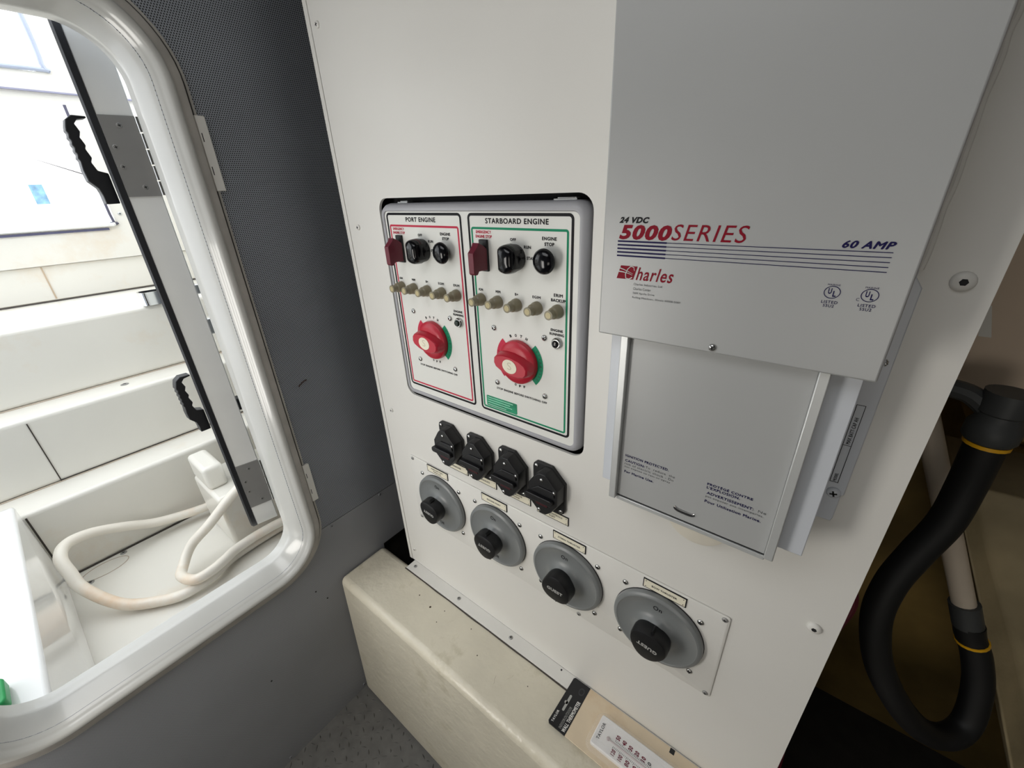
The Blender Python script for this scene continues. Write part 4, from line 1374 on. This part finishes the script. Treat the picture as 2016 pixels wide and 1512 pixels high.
rows = [[(x, 0.275, z) for x, z in LE], [(x, 0.315, z) for x, z in LB], [(0.80, 0.33, z) for x, z in LB], [(0.80, 0.44, z) for x, z in LB], [(x, 0.44, z) for x, z in LE]]
b.add([p for r_ in rows for p in r_], [(j * n + i, j * n + i + 1, ((j + 1) % 5) * n + i + 1, ((j + 1) % 5) * n + i) for j in range(5) for i in range(n - 1)]
      + [tuple(j * n for j in range(5)), tuple(j * n + n - 1 for j in range(4, -1, -1))])
tag(b.build('hull_stringer', STRING, None, bevel=0.006, bseg=3, at=(0.5, 0.36, 0.1)), 'tan fibreglass stringer slanting down at the right edge', 'stringer')
b = MB()
b.box(0.225, 0.70, 0.47, 0.61, 0.930, 0.990)
b.box(0.255, 0.60, 0.455, 0.61, 0.865, 0.930)
tag(b.build('hull_shelf', HULL, None, bevel=0.01, at=(0.45, 0.5, 0.93)), 'ochre fibreglass shelf behind the hose fitting', 'shelf')
b = MB()
b.tube([(0.080, 0.036, 0.915), (0.0930, 0.036, 0.885), (0.0880, 0.040, 0.82), (0.080, 0.042, 0.70), (0.088, 0.040, 0.58), (0.096, 0.045, 0.45), (0.092, 0.05, 0.30)], 0.008, 10)
tag(b.build('crimson_hose', REDHOSE, None, at=(0.1, 0.04, 0.3)), 'dark crimson hose tucked behind the right edge of the board', 'hose')

# ================================================================ FILL LAMPS (added to brighten the room, unseen above and behind the viewer)
def fill_lamp(name, label, C_, NR, a, z, strength, tint, back):
    """added rectangular fill lamp, out of view: aluminium housing, glowing diffuser, two brackets to the wall"""
    NR = Vector(NR).normalized()
    RG = Vector((NR.y, -NR.x, 0))
    C_ = Vector(C_)
    root = thing(name, label, 'fill lamp', tuple(C_))
    def LP(u, n, w):
        p = C_ + RG * u + NR * n
        return (p.x, p.y, C_.z + w)
    def lbox(u, n0, n1, w):
        b_ = MB()
        b_.loft([[LP(-u, n0, -w), LP(u, n0, -w), LP(u, n1, -w), LP(-u, n1, -w)], [LP(-u, n0, w), LP(u, n0, w), LP(u, n1, w), LP(-u, n1, w)]], cap0=True, cap1=True)
        return b_
    lbox(a + 0.015, -0.05, -0.003, z + 0.015).build('housing', ALU, root, bevel=0.004)
    lbox(a, -0.003, 0.004, z).build('diffuser', emitter(name + '_glow', tint, strength), root)
    for w in (-0.6, 0.6):
        b_ = MB()
        p = LP(0, -0.04, z * w)
        b_.tube([p, (back[0] if back[0] is not None else p[0], back[1] if back[1] is not None else p[1], p[2])], 0.008, 8, smooth=1)
        b_.build('bracket', STEEL, root)
    return root
fill_lamp('fill_light_left', 'added rectangular white fill light beside the hatch, out of view', (-0.70, -1.02, 0.88), (0.30, 0.95, 0), 0.115, 0.305, FILL_LEFT_STRENGTH, (1.0, 0.965, 0.905, 1), (XB, None))  # added left fill, stands in for daylight through the hatch
fill_lamp('fill_light_front', 'added wide warm fill light on the wall facing the switch board', (0.42, -1.62, 0.80), (0, 1, 0), 0.30, 0.22, FILL_FRONT_STRENGTH, (1.0, 0.93, 0.83, 1), (None, -1.70))  # added frontal fill, softens the shadows right of the charger
cl = thing('ceiling_light', 'added large flat fill light over the engine-room floor, out of view', 'fill lamp', (-0.35, -0.95, 2.04))  # added overhead fill for the board and ledge
b = MB()
b.prism(rr(-0.80, 0.10, -1.32, -0.58, 0.03, 5), 2.015, 2.04, 'z')
b.build('housing', ALU, cl)
b = MB()
b.prism(rr(-0.77, 0.07, -1.29, -0.61, 0.02, 5), 2.008, 2.016, 'z')
b.build('diffuser', emitter('ceiling_light_glow', (0.97, 0.98, 1.0, 1), FILL_TOP_STRENGTH), cl)
